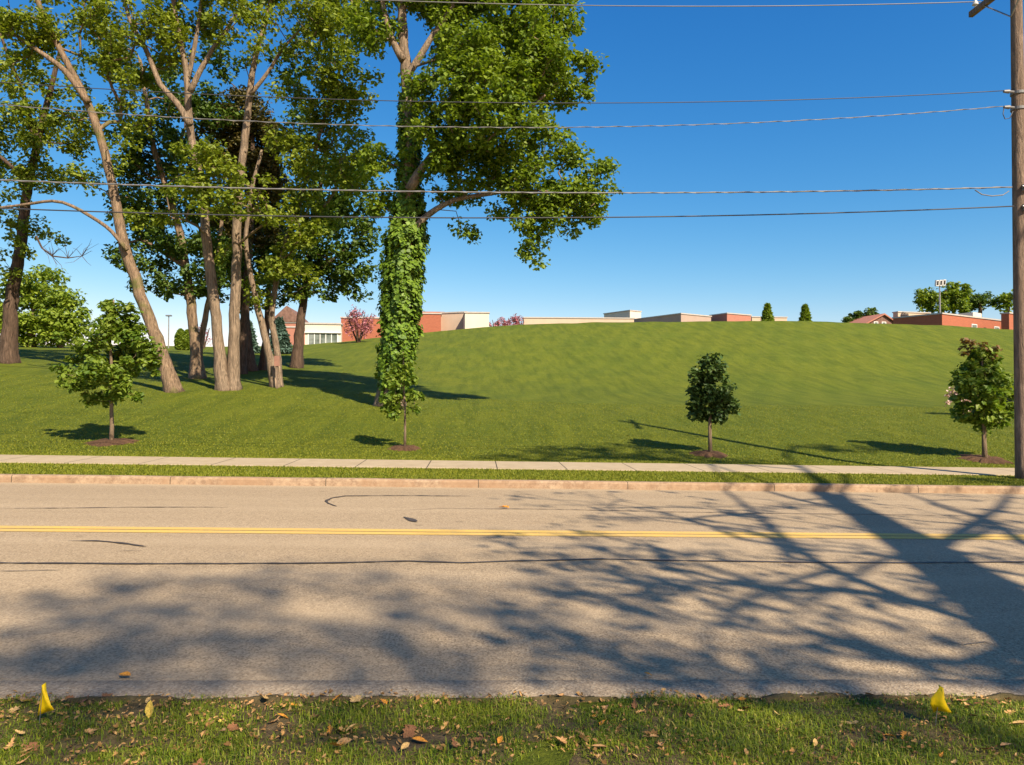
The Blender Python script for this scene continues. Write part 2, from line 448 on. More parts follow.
def gz(X, Y):
    X = np.asarray(X, float); Y = np.asarray(Y, float)
    plane = -S_X * X + np.where(Y > 14.4, 0.135 + 0.012 * np.clip(Y - 14.4, 0, 6), 0.0)
    Xc = X * _cy - Y * _sy; Zc = X * _sy + Y * _cy
    px = np.clip(512 + F * Xc / np.maximum(Zc, 6.0), -249, 1299)
    zz = np.clip(Zc, 17.7, 79.99)
    i = (zz - 17.7) / (80 - 17.7) * 219; j = (px + 250) / 1550 * 155
    i0 = np.clip(np.floor(i).astype(int), 0, 218); j0 = np.clip(np.floor(j).astype(int), 0, 154)
    a = i - i0; b = j - j0
    t = TB[i0, j0] * (1 - a) * (1 - b) + TB[i0 + 1, j0] * a * (1 - b) + TB[i0, j0 + 1] * (1 - a) * b + TB[i0 + 1, j0 + 1] * a * b
    w = np.clip((Y - 18.2) / 2.6, 0, 1); w = w * w * (3 - 2 * w)
    far = np.clip((Zc - 80) / 20, 0, 1)
    z = plane * (1 - w) + (t - 0.6 * far) * w
    z = z + w * 0.05 * (vnoise(np.stack([X, Y, X * 0], -1), 4.0) - 0.5)
    # ridges and ruts running down the slope
    hw = np.clip((Y - 34) / 14, 0, 1)
    A_, B_ = X * .956 + Y * .292, -X * .292 + Y * .956
    z = z + hw * 0.07 * (vnoise(np.stack([A_ / 1.6, B_ / 9.0, X * 0 + 3], -1), 1.0) - 0.5) + hw * 0.05 * (vnoise(np.stack([A_ / 4.5, B_ / 14.0, X * 0 + 7], -1), 1.0) - 0.5)
    return z
def G(px, Z, dz=0.0):
    """ground point in direction px at distance Z"""
    x = (px - CX) / F * Z
    X, Y = x * _cy + Z * _sy, -x * _sy + Z * _cy
    return Vector((X, Y, float(gz(X, Y)) + dz))

def grid(name, xs, ys, zf, mat, kind='structure'):
    XX, YY = np.meshgrid(xs, ys)
    ZZ = zf(XX, YY)
    v = np.stack([XX.ravel(), YY.ravel(), ZZ.ravel()], -1)
    nx, ny = len(xs), len(ys)
    a = (np.arange(ny - 1)[:, None] * nx + np.arange(nx - 1)[None]).ravel()
    f = np.stack([a, a + 1, a + nx + 1, a + nx], -1)
    o = mesh_obj(name, v, f, mat, smooth=True)
    o['kind'] = kind
    return o

def ground_z(X, Y):
    z = gz(X, Y)
    road = (Y > 4.30) & (Y < 14.42)
    z = np.where(road, -S_X * X - 0.12, z)
    near = Y <= 4.30
    zn = -S_X * X + 0.012 + 0.05 * np.clip((4.2 - Y) / 1.2, 0, 3) + 0.03 * (vnoise(np.stack([X, Y, X * 0], -1), 0.35) - 0.5)
    z = np.where(near, zn, z)
    sw = (Y > 16.41) & (Y < 18.0)
    return np.where(sw, z - 0.06, z)
xs = np.concatenate([-np.geomspace(700, 46, 30), np.arange(-45, 56.01, 0.5), np.geomspace(57, 700, 30)])
ys = np.concatenate([-np.geomspace(300, 4, 16), np.arange(-3, 2.0, 0.5), np.arange(2.0, 4.21, 0.07), [4.28, 4.31, 9, 14.40, 14.425, 14.6, 15.2, 15.8, 16.35, 16.405, 16.42, 17.99, 18.01], np.arange(18.2, 24, 0.4), np.arange(24, 84, 0.8), np.geomspace(84.5, 900, 30)])
ground = grid('lawn', xs, ys, ground_z, M['lawn'])
xs2 = np.arange(-9, 9.01, 0.07)
def soil_z(X, Y):
    q = np.stack([X, Y * 0 + .5, X * 0], -1)
    e = 4.165 + .075 * (vnoise(q, .22) - .35) + .07 * (vnoise(q + 5, .9) - .4) + .03 * (vnoise(q + 8, .07) - .5)
    base = ground_z(X, np.minimum(Y, 4.19)) + .006
    n_ = .014 * (vnoise(np.stack([X, Y, X * 0 + 2], -1), .05) - .5)
    return np.where(Y < e, np.maximum(base, -S_X * X + np.where(Y > 4.15, .040, 0)), -S_X * X - .03) + np.where(Y < e, n_, 0)
xs3 = np.arange(-8, 8.01, 0.03)
grid('bare_soil', xs3, np.concatenate([np.arange(1.2, 4.1, 0.06), np.arange(4.1, 4.36, .012)]), soil_z, M['soil'])

xr = np.concatenate([[-400, -200, -100, -60], np.arange(-40, 40.1, 1.0), [60, 100, 200, 400]])
def strip(name, y0, y1, zoff, mat, n=2, crown=0.0, thick=0.0):
    ys_ = np.linspace(y0, y1, n)
    return grid(name, xr, ys_, lambda X, Y: -S_X * X + zoff + crown * (1 - ((Y - 9.37) / 4.93) ** 2), mat)
strip('road', 4.50, 14.295, 0.0, M['asphalt'], 30, 0.03)
# near concrete gutter edge: a low rolled lip, ragged where the soil creeps over it
def lip():
    xs_ = np.concatenate([[-400, -60], np.arange(-20, 20.01, 0.05), [60, 400]])
    prof = [(4.185, -0.06), (4.195, 0.020), (4.22, 0.032), (4.36, 0.034), (4.47, 0.022), (4.515, -0.004)]
    v = []; f = []
    for i, x in enumerate(xs_):
        w = 0.03 * (float(vnoise(np.array([x, 0.3, 0.1]), 0.25)) - 0.5) + 0.03 * (float(vnoise(np.array([x, 4.3, 0.1]), 1.4)) - 0.5)
        for k, (y, z) in enumerate(prof):
            v.append((x, y + w * (1 - k / 5), -S_X * x + z))
    n = len(prof)
    for i in range(len(xs_) - 1):
        for k in range(n - 1):
            a = i * n + k
            f.append((a, a + n, a + n + 1, a + 1))
    o = mesh_obj('gutter', v, f, M['gutter'], smooth=True); o['kind'] = 'structure'
lip()
def kerb():
    xs_ = np.concatenate([[-400, -60], np.arange(-30, 30.01, 0.25), [60, 400]])
    prof = [(14.275, -0.05), (14.283, 0.10), (14.295, 0.128), (14.32, 0.140), (14.44, 0.143), (14.455, 0.10)]
    v = []; f = []
    for x in xs_:
        w = 0.012 * (float(vnoise(np.array([x, 1.3, 7.1]), 1.1)) - 0.5)
        for k, (y, z) in enumerate(prof):
            v.append((x, y + w, -S_X * x + z + w))
    n = len(prof)
    for i in range(len(xs_) - 1):
        for k in range(n - 1):
            a = i * n + k; f.append((a, a + n, a + n + 1, a + 1))
    o = mesh_obj('kerb', v, f, M['kerb']); o['kind'] = 'structure'
kerb()
def sidewalk():
    prof = [(16.38, 0.08), (16.385, 0.172), (16.40, 0.182), (18.02, 0.206), (18.04, 0.20), (18.045, 0.08)]
    v = []; f = []
    for x in xr:
        for y, z in prof: v.append((x, y, -S_X * x + z))
    n = len(prof)
    for i in range(len(xr) - 1):
        for k in range(n - 1):
            a = i * n + k; f.append((a, a + n, a + n + 1, a + 1))
    o = mesh_obj('sidewalk', v, f, M['sidewalk']); o['kind'] = 'structure'
sidewalk()

def road_z(X, Y): return -S_X * X + 0.03 * (1 - ((Y - 9.37) / 4.93) ** 2)
def ribbon(name, pts, width, mat, wob=0.0, taper=False, seed=0, lift=0.005):
    rr = random.Random(seed)
    P = []
    for (x0, y0), (x1, y1) in zip(pts[:-1], pts[1:]):
        k = max(2, int(math.hypot(x1 - x0, y1 - y0) / 0.08))
        for i in range(k): P.append((x0 + (x1 - x0) * i / k, y0 + (y1 - y0) * i / k))
    P.append(pts[-1])
    v = []; f = []
    off = 0
    for i, (x, y) in enumerate(P):
        j0, j1 = max(0, i - 1), min(len(P) - 1, i + 1)
        dx, dy = P[j1][0] - P[j0][0], P[j1][1] - P[j0][1]; L = math.hypot(dx, dy) or 1
        nx, ny = -dy / L, dx / L
        off = off * 0.85 + rr.uniform(-wob, wob)
        w = width / 2 * (1 + (rr.uniform(-.45, .45) if wob else 0))
        if taper: w *= min(1, 0.25 + 4 * min(i, len(P) - 1 - i) / len(P))
        for s_ in (-1, 1):
            X, Y = x + nx * (off + s_ * w), y + ny * (off + s_ * w)
            v.append((X, Y, float(road_z(X, Y)) + lift))
    for i in range(len(P) - 1): f.append((2 * i, 2 * i + 2, 2 * i + 3, 2 * i + 1))
    f = [q[::-1] if False else q for q in f]
    o = mesh_obj(name, v, f, mat); o['kind'] = 'structure'
    return o
def lane(y, w):
    X = np.concatenate([[-200, -100], np.arange(-40, 40.1, 2), [100, 200]])
    v = []; f = []
    for x in X:
        for yy in (y - w / 2, y, y + w / 2): v.append((x, yy, float(road_z(x, yy)) + 0.005))
    for i in range(len(X) - 1):
        for k in (0, 1): f.append((3 * i + k, 3 * i + 3 + k, 3 * i + 4 + k, 3 * i + 1 + k))
    o = mesh_obj('yellow_line', v, f, M['paint']); o['kind'] = 'structure'
lane(9.21, 0.17); lane(9.415, 0.17)
def onroad(px, py):
    """where a mark lies on the road plane"""
    d = W(px, py, 1.0) - cam.location
    # z = -S_X x
    t = -CAM_H / (d.z + S_X * d.x)
    t = (0.02 - CAM_H) / (d.z + S_X * d.x)
    return (d.x * t, d.y * t)
def crack(pix, w, mat, seed=1, wob=0.006, taper=True):
    ribbon('crack_seal', [onroad(*p) for p in pix], w, mat, wob, taper, seed, 0.009)
crack([(-120, 565), (0, 564), (130, 565), (215, 565), (300, 564.5), (410, 562), (460, 564), (520, 562), (600, 560), (700, 562), (790, 563), (900, 564), (1024, 563), (1150, 564)], 0.042, M['tar'], 2, 0.005, False)
crack([(0, 509), (60, 509), (130, 508), (180, 508), (230, 508)], 0.035, M['tar_faded'], 3)
crack([(68, 542), (95, 542), (120, 544), (146, 548)], 0.045, M['tar'], 4)
crack([(337, 507), (329, 504), (326, 501), (333, 498), (345, 496), (400, 495.5), (470, 496)], 0.05, M['tar'], 5)
crack([(404, 511), (440, 509), (480, 509.5), (512, 509.5), (560, 510), (640, 512), (760, 514), (870, 515), (1000, 517)], 0.03, M['tar_faded'], 6)
crack([(404, 518), (410, 520), (417, 523)], 0.12, M['tar'], 7)
crack([(0, 572), (60, 571)], 0.02, M['tar_faded'], 8)
crack([(940, 640), (965, 643), (985, 641), (1003, 645)], 0.012, M['tar_faded'], 9)
crack([(118, 552), (140, 552)], 0.02, M['tar_faded'], 10)

# ------------------------------------------------------------------ leaves and branches
def leaf_cloud(cent, rad, per, size, rng, flat=0.7, up=0.9, aspect=1.5, droop=0.0):
    """kite-shaped leaves scattered round each centre"""
    n = len(cent) * per
    c = np.repeat(cent, per, 0)
    r = np.repeat(np.broadcast_to(rad, (len(cent),)), per)
    d = rng.normal(size=(n, 3)); d /= np.linalg.norm(d, axis=1)[:, None]
    off = d * (rng.random(n) ** 0.45)[:, None]
    off[:, 2] *= flat
    p = c + off * r[:, None]
    nr = rng.normal(size=(n, 3)); nr[:, 2] = np.abs(nr[:, 2]) + up
    nr += off * 0.9
    nr /= np.linalg.norm(nr, axis=1)[:, None]
    a = np.cross(nr, rng.normal(size=(n, 3))); a[:, 2] -= droop; a /= np.linalg.norm(a, axis=1)[:, None]
    b = np.cross(nr, a); b /= np.linalg.norm(b, axis=1)[:, None]
    s = (size * rng.uniform(0.65, 1.25, n))[:, None]
    L, w = s * aspect * 0.5, s * 0.5
    fold = nr * s * 0.16
    V = np.stack([p - a * L, p - b * w + a * L * 0.15 + fold, p + a * L, p + b * w + a * L * 0.15 + fold], 1).reshape(-1, 3)
    Fc = np.arange(n * 4).reshape(-1, 4)
    return V, Fc

def sample_lobes(lobes, spacing, rng, hole=0.42, nscale=1.3, fill=0.35):
    """lobes: (center, rx, ry, rz); returns clump centres with real gaps between them"""
    out = []
    for (c, rx, ry, rz) in lobes:
        vol = 4.19 * rx * ry * rz
        n = int(vol / spacing ** 3) + 2
        d = rng.normal(size=(n * 3, 3)); d /= np.linalg.norm(d, axis=1)[:, None]
        q = np.array(c) + d * (fill + (1 - fill) * rng.random(n * 3) ** 0.7)[:, None] * np.array([rx, ry, rz])
        keep = vnoise(q, nscale) > hole
        q = q[keep][:n]
        out.append(q)
    q = np.concatenate(out)
    # thin out near-duplicates
    res = []
    cell = {}
    m = spacing * 0.55
    for p in q:
        k = tuple(np.floor(p / m).astype(int))
        if k in cell: continue
        cell[k] = 1; res.append(p)
    return np.array(res)

def resample(poly, step):
    P = [Vector(p[0]) for p in poly]; r = [p[1] for p in poly]
    out = []
    for i in range(len(P) - 1):
        p0 = P[max(i - 1, 0)]; p1 = P[i]; p2 = P[i + 1]; p3 = P[min(i + 2, len(P) - 1)]
        k = max(1, int((p2 - p1).length / step))
        for j in range(k):
            t = j / k
            q = 0.5 * ((2 * p1) + (p2 - p0) * t + (2 * p0 - 5 * p1 + 4 * p2 - p3) * t * t + (3 * p1 - p0 - 3 * p2 + p3) * t ** 3)
            out.append((q, r[i] + (r[i + 1] - r[i]) * t))
    out.append((P[-1], r[-1]))
    return out

def grow(mb, stems, tufts, rng, r_tip=0.014, rmax=0.22, step=0.5, wob=0.10, sides=9, rough=0.05, expo=0.42, sag=0.1, butt=None):
    """skeleton: hand-laid stems plus boughs that reach every clump of leaves"""
    nodes = []; rads = []; par = []; load = []
    for st in stems:
        rs = resample(st, 0.35)
        b = len(nodes)
        pts = []; rr = []
        for i, (p, r) in enumerate(rs):
            w = r * rough * 3
            q = p + Vector((rng.normal() * w, rng.normal() * w, 0)) if i > 1 else p
            nodes.append(q); rads.append(r); par.append(-1); load.append(0)
            pts.append(q); rr.append(r * (1 + rng.normal() * rough))
        if butt and (st[0][0] - Vector(butt)).length < 1.5:
            dd = [(p - pts[0]).length for p in pts]
            e = [math.exp(-d / (1.1 * st[0][1] + .25)) for d in dd]
            mb.tube(pts, [q * (1 + .38 * k) for q, k in zip(rr, e)], 14, lobe=[.03 + .13 * k for k in e])
        else: mb.tube(pts, rr, sides)
    base_n = len(nodes)
    arr = np.array([tuple(n) for n in nodes])
    if len(tufts) == 0: return
    low = np.array(rads)
    dist = np.array([np.min(np.linalg.norm(arr - t, axis=1)) for t in tufts])
    order = np.argsort(dist)
    cap = len(nodes) + int(sum(max(2, d / step + 3) for d in dist)) + 10
    A = np.zeros((cap, 3)); A[:len(nodes)] = arr; n = len(nodes)
    minz = min(a[2] for a in arr)
    par_a = -np.ones(cap, int); ld = np.zeros(cap)
    # boughs do not leave the butt of the stem
    ok = np.ones(cap, bool)
    zlo = minz + 0.22 * (max(tufts[:, 2].max(), arr[:, 2].max()) - minz)
    ok[:base_n] = arr[:, 2] > min(zlo, np.percentile(tufts[:, 2], 25))
    if not ok[:base_n].any(): ok[:base_n] = True
    paths = []
    for ti in order:
        t = tufts[ti]
        d = A[:n] - t
        L = np.linalg.norm(d, axis=1)
        cost = L * (1 + 0.7 * np.clip(d[:, 2] / np.maximum(L, .01), -0.3, 1)) + np.where(ok[:n], 0, 1e6)
        j = int(np.argmin(cost)); s = A[j].copy(); Ld = L[j]
        k = max(1, int(Ld / step))
        last = j; idx = [j]
        bow = rng.normal(size=3) * wob * Ld
        for q in range(1, k + 1):
            u = q / k
            p = s + (t - s) * u + bow * math.sin(math.pi * u) + np.array([0, 0, sag * Ld * math.sin(math.pi * u)])
            if n >= cap: break
            A[n] = p; par_a[n] = last; last = n; idx.append(n); n += 1
        paths.append(idx)
        q = last
        while q >= 0:
            ld[q] += 1; q = par_a[q]
    for idx in paths:
        if len(idx) < 2: continue
        rr = [min(rmax, r_tip * ld[i] ** expo) for i in idx[1:]]
        rr = [min(rr[0] * 1.15, rads[idx[0]] * 0.85 if idx[0] < base_n else 9)] + rr
        mx = max(rr)
        mb.tube([tuple(A[i]) for i in idx], rr, 6 if mx > 0.06 else (4 if mx > 0.025 else 3), caps=False)
    return A[base_n:n]

def tree(name, label, cat, group, stems, lobes, leafm, barkm, seed, spacing=0.75, per=48, tuft=0.62, leaf=0.17,
         hole=0.42, nscale=1.3, flat=0.7, r_tip=0.013, rmax=0.2, extra=None, droop=0.3, flare=True, base=None, fill=0.35, tufts=None, step=0.5, sag=0.1, rough=0.025):
    rng = np.random.default_rng(seed)
    b = Vector(base) if base is not None else Vector(stems[0][0][0])
    root = empty(name, b, label, cat, group)
    tf = sample_lobes(lobes, spacing, rng, hole, nscale, fill) if tufts is None else tufts
    mb = MB()
    grow(mb, stems, tf, rng, r_tip, rmax, step=step, sag=sag, rough=rough, butt=b if flare else None)
    mb.v = [(x - b.x, y - b.y, z - b.z) for x, y, z in mb.v]
    mb.build('trunk', M[barkm], root, smooth=True)
    if leaf in (.17, .16, .165, .18): leaf, per = leaf * .86, int(per * 1.32)
    rr = tuft * rng.uniform(0.65, 1.2, len(tf))
    V, Fc = leaf_cloud(tf, rr, per, leaf, rng, flat, droop=droop)
    V = V - np.array(b)
    mesh_obj('crown', V, Fc, M[leafm], root)
    if extra: extra(root, b, rng)
    return root, tf

def L(px, py, Z, rx, rz, ry=None):
    """a bough's leafy mass: direction, distance, half sizes given as seen, depth in metres"""
    k = Z / F
    return (tuple(W(px, py, Z)), rx * k, (ry if ry else (rx + rz) * 0.5) * k, rz * k)

def stem(pix, Z, r0, r1, base=True, zs=None):
    pts = []
    n = len(pix)
    for i, (x, y) in enumerate(pix):
        z = Z if zs is None else zs[i]
        u = i / (n - 1)
        r = r0 + (r1 - r0) * u
        if base and i == 0:
            g = G(x, z, -0.15); pts.append((g, r0 * 1.18))
        else: pts.append((W(x, y, z), r))
    return pts

GT = 'tall trees of the grove on the left'
# ivy-clad maple
def ivy(root, b, rng):
    n = 31000
    t = rng.random(n); h = 0.05 + np.where(t < .82, t / .82 * 8.1, 8.1 + (t - .82) / .18 * 4.3)
    py_ = [(0, 0.40, 391, 405), (1.2, 0.54, 394, 0), (3.0, 0.70, 400, 0), (5.5, 0.80, 403, 0), (7.0, 0.72, 407, 0), (8.0, 0.52, 409, 0), (9.5, .42, 409, 0), (11.0, .36, 408, 0), (12.5, .26, 407, 0)]
    hs_ = [a[0] for a in py_]; rs_ = [a[1] for a in py_]; cx_ = [W(a[2], 300, 29).x for a in py_]
    r = np.interp(h, hs_, rs_); cx = np.interp(h, hs_, cx_)
    th = rng.random(n) * 2 * np.pi
    bumpy = vnoise(np.stack([np.cos(th) * 2.4 + 9, np.sin(th) * 2.4 + 9, h * 1.6], -1), 0.55)
    keep = ((h > 1.6) | (rng.random(n) < 0.08 + h / 3.0)) & (vnoise(np.stack([np.cos(th) * 1.5 + 3, np.sin(th) * 1.5 + 3, h], -1), .38) > .24)
    rad = r * (0.58 + 0.66 * bumpy) + rng.normal(size=n) * 0.07
    bx, by = cx - b.x, W(402, 300, 29).y - b.y
    P = np.stack([bx + np.cos(th) * rad, by + np.sin(th) * rad, h], -1)[keep]
    th = th[keep]; n = len(P)
    N = np.stack([np.cos(th), np.sin(th), 0.35 + rng.random(n) * 0.5], -1) + rng.normal(size=(n, 3)) * 0.42
    N /= np.linalg.norm(N, axis=1)[:, None]
    D = np.tile(np.array([0, 0, -1.0]), (n, 1)) + rng.normal(size=(n, 3)) * 0.45
    B_ = np.cross(N, D); B_ /= np.linalg.norm(B_, axis=1)[:, None]
    A_ = np.cross(B_, N)
    s = rng.uniform(0.07, 0.19, n)[:, None]
    V = np.stack([P - A_ * s * .45, P - B_ * s * .55 - A_ * s * .1, P + A_ * s * .65, P + B_ * s * .55 - A_ * s * .1], 1).reshape(-1, 3)
    mesh_obj('ivy', V, np.arange(n * 4).reshape(-1, 4), M['leaf_ivy'], root)

Z7 = 29.0
st7 = [stem([(391, 405), (396, 350), (402, 290), (404, 250), (408, 215), (409, 160), (409, 110), (405, 60), (402, 20), (400, -30), (405, -90)], Z7, 0.42, 0.12),
       stem([(409, 235), (428, 215), (455, 200), (490, 194), (520, 190), (555, 192)], Z7 - .3, 0.15, 0.025, False),
       stem([(409, 190), (425, 165), (440, 150), (475, 145), (510, 125), (545, 95)], Z7 - .8, 0.19, 0.05, False),
       stem([(408, 140), (440, 110), (470, 75), (500, 40), (520, 0)], Z7 + .8, 0.17, 0.04, False),
       stem([(403, 60), (392, 40), (384, 10), (380, -20)], Z7 - .2, 0.16, 0.07, False),
       stem([(405, 80), (430, 40), (455, 0), (470, -60)], Z7 - 0.8, 0.15, 0.05, False)]
lb7 = [L(470, 70, Z7 - 1.5, 42, 45), L(520, 60, Z7 - 1, 46, 48), L(470, 25, Z7, 48, 40), L(535, 25, Z7, 42, 30), L(548, 80, Z7, 34, 28), L(582, 62, Z7, 17, 12), L(586, 92, Z7, 12, 16),
       L(440, 105, Z7 - 1.5, 38, 36), L(495, 118, Z7 - 2, 50, 36), L(440, 155, Z7 - 1, 34, 26), L(500, 158, Z7, 45, 22), L(540, 140, Z7, 28, 20),
       L(540, 190, Z7, 36, 20), L(578, 178, Z7, 22, 16), L(606, 170, Z7, 11, 12), L(590, 205, Z7, 24, 19), L(558, 215, Z7, 30, 16), L(535, 232, Z7, 14, 18), L(532, 258, Z7, 7, 9),
       L(500, 212, Z7, 24, 9), L(520, 188, Z7 - 1, 26, 10), L(470, 180, Z7 - .6, 24, 10), L(548, 196, Z7 - 1, 22, 10), L(560, 160, Z7, 26, 12), L(520, 165, Z7 - 1, 34, 14), L(575, 200, Z7 - .5, 26, 16), L(596, 190, Z7, 16, 16), L(540, 222, Z7 - .5, 22, 14), L(580, 225, Z7, 16, 12), L(535, 245, Z7, 12, 12), L(468, 228, Z7, 9, 11), L(512, 180, Z7 + 1, 28, 14), L(455, 198, Z7 + 1, 26, 12),
       L(430, -20, Z7, 60, 35), L(500, -30, Z7, 60, 35), L(560, -15, Z7, 20, 25), L(380, 165, Z7, 18, 28), L(385, 205, Z7, 14, 20), L(372, 20, Z7, 26, 30), L(380, 100, Z7 + 1, 14, 22)]
tree('ivy_clad_maple', 'tall maple with its trunk sheathed in ivy, standing alone right of the grove', 'tree', GT, st7, lb7, 'leaf_maple', 'bark', 71, spacing=0.62, per=50, tuft=0.55, leaf=0.165, hole=0.33, extra=ivy)

# leaning tree
Z2 = 31.0
tree('leaning_tree', 'bare lower trunk leaning left, behind the leftmost sapling', 'tree', GT,
     [stem([(174, 388), (162, 355), (150, 322), (137, 285), (125, 248), (116, 205), (108, 165), (98, 130), (86, 100), (72, 72), (56, 42), (42, 12), (30, -30)], Z2, 0.27, 0.09),
      stem([(127, 250), (112, 232), (98, 221), (72, 206), (52, 201), (22, 205), (-20, 210)], Z2 - .4, 0.085, 0.05, False),
      stem([(88, 102), (66, 72), (40, 52), (14, 34), (-20, 10)], Z2 - .3, 0.14, 0.05, False),
      stem([(60, 48), (40, 24), (10, 12)], Z2 + .4, 0.10, 0.04, False)],
     [L(30, 20, Z2, 48, 30), L(85, 18, Z2, 42, 32), L(50, 60, Z2 + 1, 34, 20), L(120, 60, Z2 - .5, 30, 28), L(130, 110, Z2 + 1, 26, 26), L(70, 125, Z2 + 1.5, 30, 18),
      L(95, 172, Z2 + 1, 26, 16), L(128, 152, Z2 - .6, 18, 14), L(138, 225, Z2 + 1, 20, 22), L(30, -25, Z2, 60, 25), L(100, -30, Z2, 50, 25), L(145, 20, Z2, 22, 26), L(8, 75, Z2, 24, 18)],
     'leaf_oak', 'bark_moss', 22, spacing=0.74, per=36, tuft=0.55, leaf=0.16, hole=0.49)

# twin-stemmed oak
Z3 = 32.0
tree('twin_trunk_oak', 'oak whose two straight pale trunks rise from one base at the front of the grove', 'tree', GT,
     [stem([(224, 392), (219, 350), (214, 300), (208, 255), (204, 215), (198, 170), (190, 130), (188, 95), (186, 70), (178, 30), (172, -10), (168, -50)], Z3, 0.25, 0.08),
      stem([(233, 392), (234, 340), (236, 280), (237, 230), (240, 180), (246, 130), (250, 90), (256, 55), (266, 20), (276, -20)], Z3 + .25, 0.25, 0.08),
      stem([(190, 125), (176, 102), (160, 84), (146, 50), (131, 22), (120, -15)], Z3 - .5, 0.15, 0.07, False),
      stem([(190, 92), (202, 68), (216, 44), (230, 24), (244, 0)], Z3 - .6, 0.13, 0.05, False),
      stem([(188, 80), (194, 50), (200, 10), (204, -30)], Z3 + .5, 0.12, 0.05, False),
      stem([(250, 95), (268, 72), (282, 50), (300, 30)], Z3, 0.10, 0.04, False)],
     [L(205, 165, Z3 - 2.2, 36, 22), L(190, 190, Z3 - 2.5, 30, 18), L(238, 185, Z3 - 2.3, 30, 20), L(215, 208, Z3 - 2.4, 42, 12), L(175, 212, Z3 - 1.5, 18, 14), L(262, 215, Z3 - 1.5, 14, 14),
      L(160, 40, Z3, 32, 32), L(112, 30, Z3 + 1, 20, 26), L(195, 15, Z3 + 1, 28, 26), L(240, 20, Z3 - 1, 30, 26), L(275, 50, Z3 - 1, 32, 30), L(262, 95, Z3 - 1, 24, 18),
      L(310, 20, Z3 - .5, 34, 30), L(200, -30, Z3, 60, 24), L(270, -25, Z3, 50, 24), L(140, 90, Z3 + 1.5, 22, 20), L(170, 118, Z3 + 1.5, 16, 14)],
     'leaf_oak', 'bark', 33, spacing=0.70, per=42, tuft=0.55, leaf=0.16, hole=0.42)

# grove, behind
Z4 = 36.5
tree('grove_oak', 'short thick trunk standing between the leaning tree and the twin trunks', 'tree', GT,
     [stem([(197, 379), (195, 345), (191, 305), (186, 270), (178, 225), (165, 185), (152, 140), (146, 100), (140, 60)], Z4, 0.27, 0.08),
      stem([(201, 377), (199, 352), (205, 320), (212, 280), (222, 220)], Z4 + .3, 0.20, 0.08),
      stem([(186, 268), (160, 250), (140, 240), (118, 248)], Z4, 0.12, 0.04, False)],
     [L(150, 150, Z4, 42, 34), L(190, 240, Z4, 34, 24), L(150, 195, Z4, 36, 24), L(140, 258, Z4, 34, 15), L(112, 252, Z4, 18, 7), L(175, 285, Z4, 28, 14), L(205, 275, Z4, 28, 18), L(118, 210, Z4, 22, 16), L(160, 232, Z4 + 1, 30, 24), L(180, 100, Z4 + 2, 26, 26), L(215, 105, Z4 + 2, 26, 22), L(110, 55, Z4 + 2, 24, 22), L(215, 250, Z4 + 1, 30, 26), L(138, 282, Z4, 16, 8)],
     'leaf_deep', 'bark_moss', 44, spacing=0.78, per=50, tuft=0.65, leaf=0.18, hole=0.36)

Z5 = 34.0
tree('forked_oak', 'slender forked trunk leaning left behind the right of the twin trunks', 'tree', GT,
     [stem([(276, 385), (268, 350), (261, 320), (256, 300), (250, 270), (246, 240), (252, 190), (262, 150)], Z5, 0.18, 0.07),
      stem([(279, 385), (277, 352), (272, 320), (276, 285), (286, 240), (300, 200), (315, 150), (330, 100), (345, 50), (352, 0)], Z5 + .4, 0.16, 0.05)],
     [L(275, 235, Z5 - 1, 34, 26), L(250, 262, Z5, 28, 24), L(290, 275, Z5, 28, 22), L(262, 296, Z5, 18, 10), L(312, 215, Z5, 34, 28), L(320, 165, Z5, 34, 32), L(335, 120, Z5, 34, 32), L(345, 75, Z5 - 1, 34, 34), L(340, 30, Z5, 36, 30), L(355, 165, Z5 - 1, 22, 36), L(292, 150, Z5, 26, 22), L(345, -20, Z5, 50, 26), L(300, 90, Z5, 20, 20)],
     'leaf_oak', 'bark', 55, spacing=0.74, per=40, tuft=0.58, leaf=0.17, hole=0.45)

Z6 = 46.0
tree('shade_maple', 'dark trunk with a broad low crown beside the pavilion with the glass front', 'tree', GT,
     [stem([(296, 352), (300, 325), (304, 300), (306, 285), (310, 250), (318, 200), (325, 160)], Z6, 0.30, 0.12),
      stem([(306, 285), (330, 262), (352, 245), (368, 230)], Z6, 0.14, 0.05, False)],
     [L(330, 240, Z6, 40, 32), L(300, 275, Z6, 30, 22), L(345, 275, Z6, 30, 18), L(318, 292, Z6, 26, 9), L(362, 230, Z6, 18, 30), L(280, 250, Z6, 26, 30), L(330, 190, Z6, 40, 34), L(365, 262, Z6, 12, 12), L(280, 300, Z6, 14, 10), L(356, 290, Z6, 10, 6)],
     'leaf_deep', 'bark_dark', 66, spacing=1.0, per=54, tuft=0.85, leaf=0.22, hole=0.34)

Z8 = 42.0
tree('shadowed_oak', 'dark trunk in the shade between the twin trunks and the forked trunk', 'tree', GT,
     [stem([(250, 372), (247, 340), (244, 300), (240, 250), (236, 200), (240, 140)], Z8, 0.30, 0.12),
      stem([(262, 368), (266, 340), (268, 300), (272, 260)], Z8 + 1.0, 0.22, 0.10)],
     [L(235, 250, Z8, 36, 28), L(262, 265, Z8, 32, 26), L(225, 290, Z8, 28, 16), L(250, 300, Z8, 22, 12), L(200, 250, Z8, 28, 22), L(290, 235, Z8, 28, 30), L(210, 215, Z8, 34, 24), L(250, 215, Z8, 34, 28), L(185, 290, Z8, 18, 10), L(205, 140, Z8, 28, 26), L(190, 175, Z8, 26, 20), L(300, 130, Z8, 26, 30), L(300, 60, Z8, 30, 26), L(230, 60, Z8, 26, 22), L(160, 80, Z8, 24, 24)],
     'leaf_deep', 'bark_dark', 88, spacing=0.98, per=46, tuft=0.75, leaf=0.20, hole=0.33)

